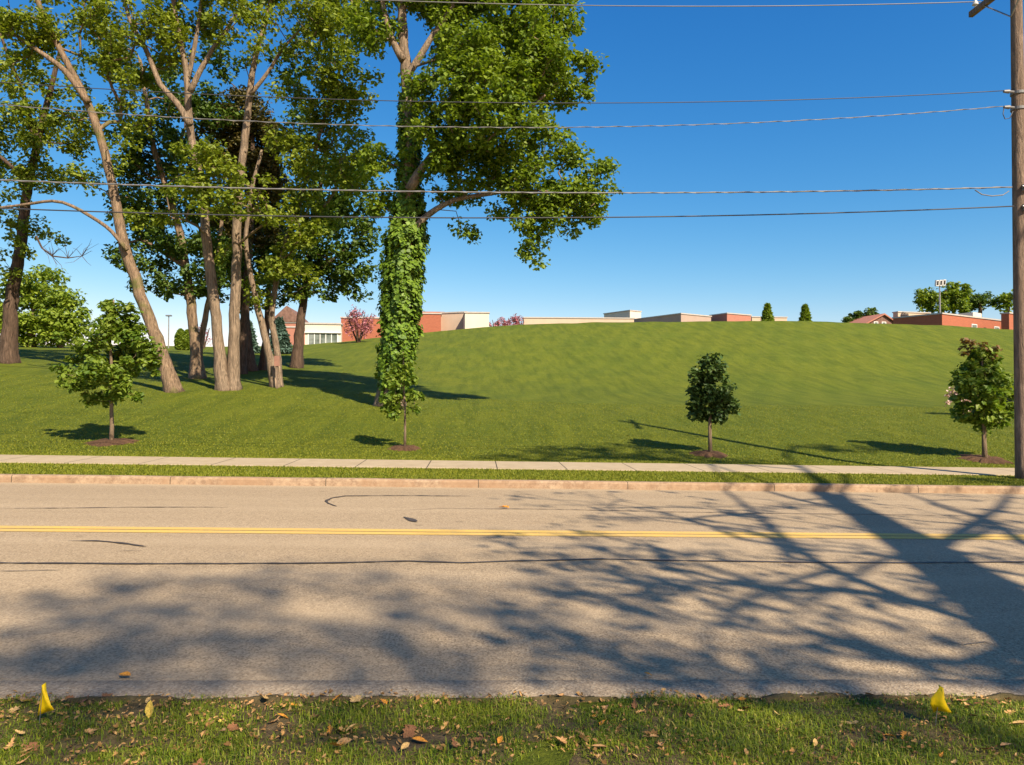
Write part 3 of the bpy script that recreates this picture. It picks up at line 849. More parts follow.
ZC = 40.0
tree('russet_cypress', 'dark tree with rusty brown tinged foliage behind the right twin trunk', 'tree', GT,
     [stem([(240, 368), (246, 300), (252, 200), (252, 120), (250, 92)], ZC, 0.26, 0.05)],
     [L(240, 105, ZC, 20, 20), L(250, 125, ZC, 30, 20), L(262, 150, ZC, 30, 22), L(222, 150, ZC, 26, 26), L(210, 110, ZC, 14, 16), L(275, 175, ZC, 18, 26), L(255, 140, ZC, 26, 22), L(250, 175, ZC, 34, 24), L(268, 190, ZC, 22, 22), L(225, 120, ZC, 14, 16), L(245, 225, ZC, 34, 24)],
     'leaf_olive', 'bark_dark', 99, spacing=0.60, per=70, tuft=0.5, leaf=0.13, hole=0.34)

Z1 = 38.0
tree('edge_oak', 'massive dark trunk at the left edge of the picture on the raised ground', 'tree', GT,
     [stem([(8, 352), (10, 320), (14, 285), (20, 250), (24, 215), (28, 185), (36, 150), (44, 115), (52, 85), (60, 50)], Z1, 0.36, 0.10),
      stem([(-16, 354), (-12, 300), (-12, 240), (-16, 180), (-22, 120)], Z1 + .4, 0.30, 0.15),
      stem([(36, 150), (30, 120), (22, 90), (10, 60), (-5, 20)], Z1, 0.16, 0.06, False),
      stem([(28, 190), (10, 165), (-10, 150)], Z1 - .4, 0.14, 0.06, False)],
     [L(15, 120, Z1, 40, 24), L(62, 140, Z1 + 1, 34, 20), L(20, 165, Z1, 34, 20), L(60, 175, Z1, 26, 16), L(12, 210, Z1, 26, 22), L(45, 232, Z1, 22, 13), L(62, 80, Z1, 30, 18), L(15, 70, Z1, 30, 20), L(-30, 150, Z1, 40, 60), L(-40, 240, Z1, 30, 30), L(12, 245, Z1 - 1, 18, 14), L(100, 120, Z1 + 1, 20, 14), L(25, 185, Z1 - 1.2, 18, 16), L(38, 140, Z1 - 1.2, 20, 14), L(10, 270, Z1 - .8, 14, 10)],
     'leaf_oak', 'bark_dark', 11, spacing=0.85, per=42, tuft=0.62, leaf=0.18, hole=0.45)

# dead twigs hanging under the edge oak
tw = empty('fallen_bough', W(36, 236, 33), 'bare dead bough of fine twigs hanging against the sky left of the leaning trunk', 'branch')
mb = MB(); rr = random.Random(5); b0 = W(36, 236, 33)
P0 = [W(36, 236, 33), W(42, 248, 33), W(52, 256, 33), W(68, 258, 33), W(82, 256, 33)]
mb.tube([p - b0 for p in P0], [.05, .04, .033, .026, .012], 6)
for i in range(26):
    k = rr.choice([1, 2, 2, 3, 3, 4]); p = P0[k] - b0
    d = Vector((rr.uniform(-.6, 1), rr.uniform(-.4, .4), rr.choice([-1, 1, 1]) * rr.uniform(.3, 1)))
    q1 = p + d * rr.uniform(.3, .7); q2 = q1 + (d + Vector((rr.uniform(-.6, .6), 0, rr.uniform(-.8, .3)))) * rr.uniform(.2, .6)
    mb.tube([p, q1, q2], [.016, .010, .005], 3)
mb.build('limb', M['bark_dark'], tw)

# bright tree far left and bushes beyond the mound
GB = 'small trees beyond the rise on the left'
tree('bright_tree', 'bright yellow green rounded tree beyond the rise at far left', 'tree', GB,
     [stem([(30, 350), (32, 325), (34, 300)], 60, 0.3, 0.12), stem([(60, 350), (60, 330), (62, 315)], 60, 0.2, 0.1)],
     [L(35, 282, 60, 24, 18), L(22, 308, 60, 30, 22), L(60, 318, 60, 26, 22), L(80, 325, 60, 18, 16), L(40, 330, 60, 44, 14), L(5, 325, 60, 26, 18), L(66, 300, 60, 14, 14)],
     'leaf_pale', 'bark', 12, spacing=1.0, per=75, tuft=0.95, leaf=0.24, hole=0.12)
for i, (px, ph, pw, lab) in enumerate([(180, 330, 4.5, 'left of two narrow upright evergreens seen past the leaning trunk'), (187, 331, 4, 'right of two narrow upright evergreens seen past the leaning trunk')]):
    g = G(px, 62, -.1)
    hh = (W(px, ph, 62) - g).z
    rt = empty('arborvitae', g, lab, 'evergreen', 'narrow evergreens beyond the grove')
    m_ = MB(); m_.tube([(0, 0, 0), (0, 0, hh * .9)], [.08, .02], 6); m_.build('trunk', M['bark_dark'], rt)
    rg = np.random.default_rng(i + 40); t = rg.random(900)
    rad = (np.sin(np.pi * np.clip(t * .85 + .15, 0, 1)) ** .6) * pw / F * 62
    th = rg.random(900) * 6.283
    c = np.stack([np.cos(th) * rad, np.sin(th) * rad, .15 + t * hh * .95], -1)
    V, Fc = leaf_cloud(c, .12, 4, .14, rg)
    mesh_obj('crown', V, Fc, M['leaf_pale'], rt)

def conifer(name, px, ytop, wpx, Z, mat, label, seed, group, n=1400, leaf=.2):
    g = G(px, Z, -.1); hh = (W(px, ytop, Z) - g).z; r0 = wpx / 2 / F * Z
    rt = empty(name, g, label, 'conifer', group)
    m_ = MB(); m_.tube([(0, 0, 0), (0, 0, hh * .97)], [.05 * r0 + .08, .02], 6); m_.build('trunk', M['bark_dark'], rt)
    rg = np.random.default_rng(seed); t = rg.random(n) ** 1.25
    rad = r0 * (1 - t) ** .85 * (0.75 + .35 * np.abs(np.sin(t * 26))) * rg.uniform(.55, 1.05, n)
    th = rg.random(n) * 6.283
    c = np.stack([np.cos(th) * rad, np.sin(th) * rad, .05 * hh + t * hh * .95], -1)
    V, Fc = leaf_cloud(c, .22, 7, leaf, rg, .5, aspect=2.4, droop=.4)
    mesh_obj('crown', V, Fc, M[mat], rt)
GCF = 'conifers near the school'
conifer('blue_spruce', 279, 319, 22, 60, 'leaf_blue', 'blue green spruce in front of the pink brick wall right of the forked trunk', 1, GCF)
conifer('blue_spruce', 247, 322, 20, 60, 'leaf_blue', 'blue green spruce half hidden just right of the twin trunks', 2, GCF)
conifer('spruce', 768, 304.5, 19, 105, 'leaf_maple', 'small pointed conifer on the hilltop in front of the low tan wall', 3, GCF, leaf=.3)
conifer('spruce', 806, 305.5, 19, 105, 'leaf_maple', 'small pointed conifer on the hilltop standing alone against the sky', 4, GCF, leaf=.3)

GR = 'pink blossoming trees'
def redbud(px, top, wpx, Z, seed, label, open_=True, n=16):
    g = G(px, Z, -.2); rng = np.random.default_rng(seed)
    w = wpx / 2 / F * Z; hh = (W(px, top, Z) - g).z
    lobes = [((g.x, g.y, g.z + hh * .62), w, w * .8, hh * .42)]
    stems = []
    for k in range(7):
        a = k / 7 * 6.283; s = .75 * w
        stems.append([(g, .11), (g + Vector((math.cos(a) * s * .4, math.sin(a) * s * .4, hh * .35)), .06), (g + Vector((math.cos(a) * s, math.sin(a) * s, hh * .9)), .02)])
    tree('redbud', label, 'tree', GR, stems, lobes, 'blossom_pink', 'bark_dark', seed, spacing=.62, per=16 if open_ else 34, tuft=.38, leaf=.17, hole=.40 if open_ else .25, nscale=.8, flat=1.3, flare=False, r_tip=.012)
redbud(358, 309, 36, 74, 5, 'open branched pink blossoming tree right of the glass fronted pavilion')
redbud(499, 317, 20, 98, 6, 'pink blossoming tree right of the cream block, left of its pair', False)
redbud(515, 315, 20, 98, 8, 'pink blossoming tree right of its pair beside the long tan wall', False)
redbud(203, 325, 16, 70, 9, 'pink blossoming tree seen between the short thick trunk and the twin trunks')

# ------------------------------------------------------------------ young street trees
GS = 'young trees planted along the sidewalk'
def mulch(px, Z, r, label, seed):
    g = G(px, Z); rg = random.Random(seed)
    v = [(0, 0, .085)]; f = []
    for k in range(40):
        a = k / 40 * 6.283; q = r * rg.uniform(.72, 1.15)
        for rr_, hz in ((.55, .07), (1.0, -.015)):
            x, y = math.cos(a) * q * rr_, math.sin(a) * q * rr_ 
            v.append((x, y, float(gz(g.x + x, g.y + y)) - g.z + hz + rg.uniform(-.008, .012)))
    for k in range(40):
        a, b = 1 + 2 * k, 1 + 2 * ((k + 1) % 40)
        f += [(0, a, b), (a, a + 1, b + 1, b)]
    o = mesh_obj('mulch_ring', v, f, M['mulch']); o.location = g
    tag(o, label, 'mulch', 'mulch rings round the young trees')
def sapling(px, Z, trunk, lobes, mat, label, seed, hole=.36, leaf=.105, per=34, lean=0, rtr=.045, extra=None, spacing=.27, tuft=.20):
    g = G(px, Z, -.03)
    pts = [(g, rtr * 1.25)] + [(W(x, y, Z), rtr * (1 - .75 * i / len(trunk))) for i, (x, y) in enumerate(trunk)]
    return tree('young_tree', label, 'young tree', GS, [pts], [L(x, y, Z + dz, rx, rz) for x, y, dz, rx, rz in lobes], mat, 'bark_young', seed,
         spacing=spacing, per=per, tuft=tuft, leaf=leaf, hole=hole, nscale=.5, flat=.85, flare=False, r_tip=.004, rmax=.03, extra=extra, step=.2, fill=.25)
ZS = 20.3
sapling(112, ZS, [(112, 425), (111, 400), (112, 375), (110, 345), (111, 320), (114, 300)],
        [(112, 335, 0, 18, 22), (104, 312, 0, 12, 12), (128, 318, 0, 12, 14), (92, 345, 0, 18, 12), (135, 345, 0, 20, 11), (80, 362, 0, 20, 9), (105, 372, -.5, 24, 16), (142, 365, 0, 20, 12), (82, 385, 0, 18, 9), (128, 388, -.2, 24, 13), (100, 398, 0, 22, 8), (70, 338, 0, 12, 6), (155, 352, 0, 10, 6), (118, 360, .5, 30, 20), (112, 305, 0, 9, 10), (118, 330, 0, 26, 12), (60, 372, 0, 10, 5)],
        'leaf_sapling', 'wide loose crowned young tree, leftmost of the row by the sidewalk', 101, hole=.40, rtr=.055, spacing=.29)
sapling(405, ZS, [(405, 430), (405, 410), (404, 390), (404, 370), (403, 352)],
        [(404, 400, 0, 18, 13), (402, 380, 0, 15, 13), (405, 410, 0, 17, 8), (403, 362, 0, 10, 10), (396, 405, 0, 10, 10), (416, 398, 0, 8, 10)],
        'leaf_sapling', 'small narrow young tree in front of the ivy covered trunk', 102, rtr=.035, leaf=.11, per=36)
sapling(710, ZS, [(710, 435), (710, 415), (710, 395), (709, 375), (710, 358)],
        [(710, 372, 0, 14, 15), (709, 360, 0, 9, 6), (700, 390, 0, 15, 10), (722, 388, 0, 12, 10), (711, 402, 0, 22, 11), (728, 405, 0, 12, 8), (700, 412, 0, 14, 9), (716, 416, 0, 12, 8), (696, 376, 0, 8, 7)],
        'leaf_oakling', 'compact dark green young tree standing alone in front of the hill', 103, hole=.28, rtr=.05, leaf=.10, per=40, spacing=.24)
def russet_top(root, b, rng):
    c = sample_lobes([L(976, 345, ZS, 13, 7), L(988, 352, ZS, 12, 9), L(966, 356, ZS, 8, 6), L(996, 362, ZS, 8, 7)], .22, rng, .35, .4)
    V, Fc = leaf_cloud(c, .15, 16, .085, rng, .6)
    o = mesh_obj('young_shoots', V - np.array(b), Fc, M['leaf_russet'], root)
    o['label'] = 'reddish brown new leaves at the top'
sapling(984, ZS, [(984, 440), (984, 420), (984, 400), (983, 375), (981, 350)],
        [(981, 358, 0, 14, 12), (970, 375, 0, 17, 13), (994, 375, 0, 17, 13), (982, 392, -.3, 28, 16), (965, 395, 0, 14, 14), (1002, 395, 0, 14, 14), (975, 412, 0, 22, 12), (998, 412, 0, 18, 12), (962, 380, 0, 10, 6), (985, 425, 0, 12, 6)],
        'leaf_sapling', 'full crowned young tree with russet tips beside the utility pole', 104, hole=.27, rtr=.06, leaf=.105, per=40, extra=russet_top)
mulch(112, ZS, .75, 'brown mulch ring round the leftmost young tree', 1)
mulch(405, ZS, .48, 'brown mulch ring round the young tree in front of the ivy trunk', 2)
mulch(710, ZS, .55, 'dark mulch ring in tree shade round the dark green young tree', 3)
mulch(984, ZS, .72, 'brown mulch ring round the young tree by the utility pole', 4)

# ------------------------------------------------------------------ flowering shrub and car seen past the right sapling
g = G(962, 30)
lob = [((g.x, g.y, g.z + .75), .75, .5, .6)]
tree('flowering_shrub', 'blush pink flowering shrub behind the young tree by the utility pole', 'shrub', None,
     [[(g + Vector((0, 0, -.1)), .03), (g + Vector((.1, 0, .6)), .015)], [(g + Vector((0.1, 0, -.1)), .03), (g + Vector((-.3, 0, .7)), .015)]], lob, 'blossom_blush', 'bark_dark', 15, spacing=.26, per=22, tuft=.2, leaf=.08, hole=.25, flare=False, r_tip=.005, step=.2)

def car(px, Z, ang, label):
    g = G(px, Z)
    rt = empty('parked_car', g, label, 'car'); rt.rotation_euler = (0, 0, ang)
    prof = [(-2.1, .35), (-2.15, .75), (-1.9, .95), (-1.35, 1.02), (-.9, 1.40), (.55, 1.44), (1.15, 1.0), (1.95, .88), (2.15, .65), (2.12, .35)]
    v = []; n = len(prof)
    for y, sc_ in ((-.85, .0), (-.80, .02), (.80, .02), (.85, .0)):
        for x, z in prof:
            k = .86 if (abs(y) > 0 and z > 1.1) else 1
            v.append((x, y * k, z))
    f = []
    for r_ in range(3):
        for k in range(n - 1): a = r_ * n + k; f.append((a, a + 1, a + n + 1, a + n))
        f.append((r_ * n + n - 1, r_ * n, r_ * n + n, r_ * n + 2 * n - 1))
    f.append(tuple(range(n))); f.append(tuple(reversed(range(3 * n, 4 * n))))
    mesh_obj('body', v, f, M['car_blue'], rt)
    for s_ in (-1, 1):
        m_ = MB(); m_.add([(-1.2, s_ * .80, 1.03), (-.85, s_ * .745, 1.33), (.45, s_ * .745, 1.36), (.95, s_ * .80, 1.03)], [(0, 1, 2, 3)]); m_.build('side_window', M['glass'], rt)
        for x in (-1.3, 1.3):
            m_ = MB(); m_.tube([(x, s_ * .68, .32), (x, s_ * .88, .32)], .32, 18); m_.build('wheel', M['rubber'], rt)
        m_ = MB(); m_.box((-2.14, s_ * .6, .8), (.08, .3, .12)); m_.build('tail_lamp', M['orange'], rt)
car(1024, 34, R(20), 'dark parked car mostly hidden behind the utility pole')

# ------------------------------------------------------------------ utility pole and wires
SLOPE_UP = S_X
def utility_pole(base, label, seed):
    rt = empty('utility_pole', base, label, 'utility pole', 'utility poles')
    m_ = MB()
    N = 24; pts = []; rd = []
    for i in range(N + 1):
        h = i / N * 12.2 - .2; pts.append((-.012 * h * 0 + .0, 0, h)); rd.append(.168 - .0048 * h)
    m_.tube(pts, rd, 20); m_.build('shaft', M['pole_wood'], rt, True)
    c = MB(); c.box((-.19, .05, 11.00), (.10, 2.4, .13)); c.build('crossarm', M['pole_wood'], rt)
    for s_ in (-1, 1):
        b_ = MB(); b_.tube([(-.2, s_ * .75, 10.95), (-.13, 0, 10.3)], .017, 6); b_.build('brace', M['steel'], rt)
    for y in (-1.0, .45, 1.08):
        i_ = MB(); i_.tube([(-.19, y, 11.06), (-.19, y, 11.13), (-.19, y, 11.15), (-.19, y, 11.19), (-.19, y, 11.20), (-.19, y, 11.25)], [.02, .02, .07, .06, .045, .035], 12)
        i_.build('insulator', M['porcelain'], rt)
    for h in (8.57, 8.22):
        k = MB(); k.tube([(-.16, -.08, h), (-.28, -.1, h)], .028, 8); k.tube([(-.28, -.1, h), (-.40, -.1, h)], [.045, .03], 10)
        k.tube([(0, 0, h - .03), (0, 0, h + .03)], .15, 20); k.build('wire_clamp', M['wire_grey'], rt)
    for h in (6.42, 5.98):
        k = MB(); k.tube([(-.05, -.17, h), (-.12, -.26, h), (.1, -.26, h)], .02, 8); k.box((0, -.18, h), (.08, .08, .14)); k.build('bracket', M['steel'], rt)
    return rt
pb = G(1022.5, 16.35); pb.z = float(gz(pb.x, pb.y))
utility_pole(pb, 'weathered wooden utility pole with crossarm standing at right between sidewalk and kerb', 1)
pole2 = Vector((pb.x - 42, pb.y, 0)); pole2.z = float(gz(pole2.x, pole2.y))
utility_pole(pole2, 'second wooden utility pole of the line, out beyond the left edge of the picture', 2)

def wire(pixpts, r, mat, label, dy=0.0, twist=False):
    """fit height(x) through surveyed points in the vertical plane of the pole line"""
    yl = pb.y + dy
    xs_, zs_ = [], []
    for px, py in pixpts:
        d = W(px, py, 1.0) - cam.location
        t = yl / d.y; xs_.append(d.x * t); zs_.append(CAM_H + d.z * t)
    co = np.polyfit(xs_, zs_, 2)
    co[0] = max(co[0], 0.0006)
    x1 = xs_[int(np.argmax([p[0] for p in pixpts]))]
    X = np.linspace(-40, x1, 120)
    if co[0] == 0.0006:
        co[1:] = np.polyfit(xs_, np.array(zs_) - co[0] * np.array(xs_) ** 2, 1)
    m_ = MB()
    m_.tube([(x, yl, float(np.polyval(co, x))) for x in X], r, 6)
    if twist:
        Xd = np.linspace(-40, x1, 1800)
        m_.tube([(x, yl + .011 * math.cos(x * 9), float(np.polyval(co, x)) + .011 * math.sin(x * 9)) for x in Xd], r * .8, 4)
    o = m_.build('power_line', M[mat], smooth=True)
    tag(o, label, 'wire', 'wires strung from the utility pole')
    return co, x1
wire([(340, -1.5), (640, 6), (900, 4), (981, 1.5)], .011, 'wire_grey', 'topmost pale wire running off the end of the crossarm', 1.08)
wire([(90, 88), (220, 95), (590, 103.5), (800, 99), (1003, 91)], .009, 'wire_dark', 'second wire from the top, thin and dark, ending in a clamp on the pole', -.1)
wire([(140, 115), (340, 125), (560, 127.5), (800, 120), (1003, 106.5)], .0075, 'wire_grey', 'third wire from the top, thin twisted and pale', -.1, True)
wire([(0, 180), (340, 190.5), (600, 192.5), (850, 191), (1012, 187)], .014, 'wire_grey', 'thickest pale cable, fourth from the top', -.24, True)
wire([(0, 208), (340, 217.5), (520, 218), (760, 214), (1014, 206.5)], .013, 'wire_dark', 'lowest of the wires, dark and plain', -.24)
lp = MB()
def lpt(px, py, dy): 
    d = W(px, py, 1.0) - cam.location; t = (pb.y + dy) / d.y; return cam.location + d * t
lp.tube([lpt(975, 190, -.25), lpt(982, 194.5, -.27), lpt(992, 196, -.27), lpt(1003, 195, -.27), lpt(1009, 191, -.25)], .012, 6)
tag(lp.build('splice_loop', M['wire_grey'], smooth=True), 'short slack loop of wire hanging below the thick cable near the pole', 'wire', 'slack wire loops')
lp = MB()
lp.tube([lpt(1004, 108, -.1), lpt(1003, 114, -.12), lpt(1005, 119, -.12), lpt(1010, 118, -.12), lpt(1013, 111, -.16)], .010, 6)
tag(lp.build('splice_loop', M['wire_dark'], smooth=True), 'small dark loop of wire against the pole below the thin twisted wire', 'wire', 'slack wire loops')

# ------------------------------------------------------------------ buildings on the hilltop
def corner_box(px0, pxc, px1, ytop, Z, th, wall, name, label, parent=None, cope=True, depth=8.0, cat='building', windows=(), root=None, group=None):
    """block whose near corner stands at pxc; lit face runs to px1, shaded face to px0"""
    cpt = W(pxc, ytop, Z); top = cpt.z
    u = (math.cos(th), math.sin(th)); w = (-math.sin(th), math.cos(th))
    def reach(px, d):
        q = W(px, ytop, 1.0) - cam.location
        # cpt + d*L  parallel to q
        den = d[0] * q.y - d[1] * q.x
        return (cpt.y * q.x - cpt.x * q.y) / den
    La = reach(px1, u) if px1 > pxc else 8.0
    Lb = reach(px0, w) if px0 < pxc else depth
    La, Lb = abs(La), abs(Lb)
    g0 = Vector((cpt.x, cpt.y, 0)); gzv = min(float(gz(cpt.x + u[0] * a + w[0] * b, cpt.y + u[1] * a + w[1] * b)) for a in (0, La) for b in (0, Lb)) - .3
    if root is None:
        root = empty(name, (cpt.x, cpt.y, gzv), label, cat, group); root.rotation_euler = (0, 0, th)
        off = Vector((0, 0, 0))
    else:
        Rz = Matrix.Rotation(-root.rotation_euler.z, 3, 'Z')
        off = Rz @ (Vector((cpt.x, cpt.y, gzv)) - root.location)
    H = top - gzv
    m_ = MB(); m_.box((off.x + La / 2, off.y + Lb / 2, off.z + H / 2), (La, Lb, H)); m_.build('wall', wall, root)
    if cope:
        c_ = MB(); t = .12
        c_.box((off.x + La / 2, off.y + Lb / 2, off.z + H + .08), (La + .2, Lb + .2, .16)); c_.build('coping', M['coping'], root)
        r_ = MB(); r_.box((off.x + La / 2, off.y + Lb / 2, off.z + H + .17), (La - .5, Lb - .5, .06)); r_.build('roof', M['roof_grey'], root)
    return root, La, Lb, H, off

def window(root, off, x, z, w, h, frame='white_metal', depth=.06, mull=0):
    fr = MB(); t = .10
    y = off.y - depth / 2 - .003
    for (cx, cz, sx, sz) in ((x, z + h / 2 + t / 2, w + 2 * t, t), (x, z - h / 2 - t / 2, w + 2 * t, t), (x - w / 2 - t / 2, z, t, h), (x + w / 2 + t / 2, z, t, h)):
        fr.box((off.x + cx, y, off.z + cz), (sx, depth, sz))
    for k in range(mull):
        fr.box((off.x + x - w / 2 + w * (k + 1) / (mull + 1), y, off.z + z), (.08, depth * .8, h))
    o = fr.build('window', M[frame], root)
    g_ = MB(); g_.box((off.x + x, off.y - .015, off.z + z), (w, .024, h)); g_.build('pane', M['glass'], o)

TH = R(24)
# glass fronted pavilion
rt, La, Lb, H, off = corner_box(303, 305, 341, 324, 80, R(6), M['white_wall'], 'glass_pavilion', 'cream topped pavilion with a wide glass front left of the open pink tree', depth=10)
fas_h = (332.5 - 324) / F * 80
window(rt, off, La / 2, H - fas_h - .75, La - .8, 1.35, mull=4)
f_ = MB(); f_.box((La / 2, -.12, H - fas_h + .02), (La + .1, .2, .12)); f_.build('canopy', M['white_metal'], rt)
# brick range
corner_box(277, 279, 305, 327.5, 88, R(4), M['brick_pink'], 'brick_wing', 'low pinkish brick wing left of the glass fronted pavilion')
rt, La, Lb, H, off = corner_box(339, 341, 381, 318, 92, R(4), M['brick'], 'brick_hall', 'red brick hall behind the open pink tree and left of the ivy trunk')
rt, La, Lb, H, off = corner_box(379, 381, 441, 313.5, 96, R(3), M['brick'], 'brick_block', 'red brick block showing just right of the ivy trunk', depth=14)
m_ = MB(); m_.box((La * .86, 4, H + .45), (3.2, 1.2, .55)); m_.build('roof_unit', M['brick_pink'], rt)
corner_box(270, 272, 300, 323, 100, R(2), M['brick_pink'], 'gabled_house', 'pinkish brick house glimpsed through the grove behind the blue spruce')
hb = bpy.data.objects.get('gabled_house')
gm = MB(); wv_ = 5.4
gm.add([(-.3, -.2, 0), (4.2, -.2, 0), (1.95, -.2, 2.2), (-.3, 8, 0), (4.2, 8, 0), (1.95, 8, 2.2)], [(0, 1, 2), (5, 4, 3), (0, 2, 5, 3), (2, 1, 4, 5), (1, 0, 3, 4)])
og = gm.build('gable_roof', M['roof_brown'], hb); og.location = (0, 0, (W(272, 323, 100)).z - hb.location.z + .16)
corner_box(438, 441, 466, 313.5, 99, R(-22), M['tan_wall'], 'tan_wing', 'tan wall with a falling roofline between the brick block and the cream block')
corner_box(463, 465, 489, 313, 92, R(3), M['white_wall'], 'cream_block', 'bright cream block left of the pink blossoming trees')
corner_box(523, 524, 634, 318, 110, R(1), M['tan_wall'], 'long_tan_hall', 'long low tan wall on the skyline right of the pink trees', depth=6)
corner_box(604, 630, 641, 310.8, 124, R(34), M['white_wall'], 'roof_block', 'raised block with a shaded side and a cream end above the long tan wall')
corner_box(626, 681, 711, 314, 108, R(32), M['grey_wall'], 'grey_hall', 'grey brown hall with long shaded side and tan end, left of the brick cube')
corner_box(710, 727, 751, 313.7, 112, R(28), M['brick_pink'], 'brick_cube', 'small brick cube with a dark left side on the skyline')
corner_box(749, 752, 787, 317.3, 122, R(3), M['tan_wall'], 'low_tan_hall', 'low tan wall on the skyline behind the left hilltop conifer')
# brick school on the right
rt, La, Lb, H, off = corner_box(893, 942, 1003, 314, 86, R(30), M['brick'], 'brick_school', 'red brick school with a long shaded left side at the right end of the hilltop')
for x in (0.50, 0.88):
    window(rt, off, La * x, H - 1.25, 1.1, .75)
d_ = MB(); d_.box((La * .68, -.03, H - 1.35), (.55, .05, .6)); d_.build('vent', M['dark'], rt)
u_ = MB(); u_.box((La * .92, 3.4, H + .75), (2.2, 1.8, 1.0)); u_.build('roof_unit', M['white_wall'], rt)
rt2, *_ = corner_box(1001, 1009, 1060, 313.5, 88, R(30), M['brick'], 'brick_annex', 'red brick annex stepping out at the right of the school beside the utility pole')
# house left of the school: gabled parts with windows
rt, La, Lb, H, off = corner_box(893, 898, 930, 312.3, 112, R(12), M['tan_wall'], 'flat_roofed_house', 'tan flat roofed house with dark square windows behind the shaded side of the school')
for x in (.18, .52, .82):
    window(rt, off, La * x, H - .95, .9, .85, 'roof_brown')
hx = G(880, 112); 
rt = empty('gabled_cottage', hx, 'brown gabled roof with white framed windows at the left of the flat roofed house', 'building'); rt.rotation_euler = (0, 0, R(10))
zt = W(880, 314.5, 112).z - hx.z
m_ = MB(); m_.add([(-2.6, 0, -.3), (2.8, 0, -.3), (2.8, 0, zt - 1.3), (.7, 0, zt - .1), (-2.6, 0, zt - 1.6), (-2.6, 6, -.3), (2.8, 6, -.3), (2.8, 6, zt - 1.3), (.7, 6, zt - .1), (-2.6, 6, zt - 1.6)],
      [(0, 1, 2, 3, 4), (9, 8, 7, 6, 5), (0, 4, 9, 5), (1, 6, 7, 2)]); m_.build('wall', M['roof_brown'], rt)
m_ = MB()
for a, b_ in (((-2.9, zt - 1.72), (.7, zt)), ((.7, zt), (3.1, zt - 1.35))):
    m_.add([(a[0], -.35, a[1]), (b_[0], -.35, b_[1]), (b_[0], 6.2, b_[1]), (a[0], 6.2, a[1]), (a[0], -.35, a[1] + .2), (b_[0], -.35, b_[1] + .2), (b_[0], 6.2, b_[1] + .2), (a[0], 6.2, a[1] + .2)],
           [(3, 2, 1, 0), (4, 5, 6, 7), (0, 1, 5, 4), (1, 2, 6, 5), (2, 3, 7, 6), (3, 0, 4, 7)])
m_.build('roof', M['brick_pink'], rt)
for x in (-.6, .8):
    window(rt, Vector((0, 0, 0)), x, zt - 1.55, .55, .8)

# trees on the right skyline
GH = 'trees beyond the hilltop'
tree('skyline_tree', 'large airy crowned tree rising behind the brick school', 'tree', GH,
     [stem([(942, 330), (942, 315), (943, 300), (946, 290)], 120, .5, .2)],
     [L(926, 296, 120, 11, 8), L(936, 305, 120, 11, 10), L(949, 292, 120, 12, 9), L(962, 293, 120, 9, 8), L(956, 305, 120, 13, 10), L(922, 304, 120, 6, 7)], 'leaf_maple', 'bark_dark', 201, spacing=1.15, per=60, tuft=1.0, leaf=.36, hole=.2, flare=False)
tree('skyline_tree', 'lower tree right of the large one behind the brick school roof', 'tree', GH,
     [stem([(980, 330), (980, 310), (981, 300)], 124, .4, .2)],
     [L(975, 303, 124, 12, 8), L(987, 301, 124, 10, 7), L(968, 308, 124, 8, 6)], 'leaf_deep', 'bark_dark', 202, spacing=1.15, per=60, tuft=1.0, leaf=.36, hole=.15, flare=False)
tree('skyline_tree', 'tree on the skyline just left of the utility pole', 'tree', GH,
     [stem([(1008, 330), (1008, 310), (1008, 296)], 122, .4, .2)],
     [L(1004, 303, 122, 9, 9), L(1014, 297, 122, 10, 8), L(1026, 303, 122, 12, 10)], 'leaf_maple', 'bark_dark', 203, spacing=1.15, per=60, tuft=1.0, leaf=.36, hole=.15, flare=False)
tree('skyline_tree', 'round dark bush topped tree at the left of the brown gabled roof', 'tree', GH,
     [stem([(862, 335), (862, 322), (862, 317)], 118, .3, .15)],
     [L(856, 317, 118, 9, 5), L(868, 315, 118, 10, 5), L(849, 321, 118, 5, 3)], 'leaf_deep', 'bark_dark', 204, spacing=.95, per=60, tuft=.8, leaf=.34, hole=.1, flare=False)
# floodlight mast
g = G(941, 108); zt = W(941, 284, 108).z - g.z
rt = empty('floodlight_mast', g, 'stadium floodlight mast with white lamp heads above the large tree', 'floodlight')
m_ = MB(); m_.tube([(0, 0, -.2), (0, 0, zt)], [.16, .09], 10); m_.build('pole', M['steel'], rt)
m_ = MB(); m_.box((0, 0, zt - .25), (1.3, .1, .1)); m_.build('crossbar', M['white_metal'], rt)
for k, x in enumerate((-.52, 0.0, .52)):
    for zz_ in (-.1,):
        m_ = MB(); m_.box((x, -.18, zt + .15 + k * .05), (.40, .4, .85), Matrix.Rotation(R(8), 3, 'X')); h_ = m_.build('lamp_head', M['white_metal'], rt)
        m_ = MB(); m_.box((x, -.40, zt + .13 + k * .05), (.24, .02, .6), Matrix.Rotation(R(8), 3, 'X')); m_.build('lens', M['dark'], h_)
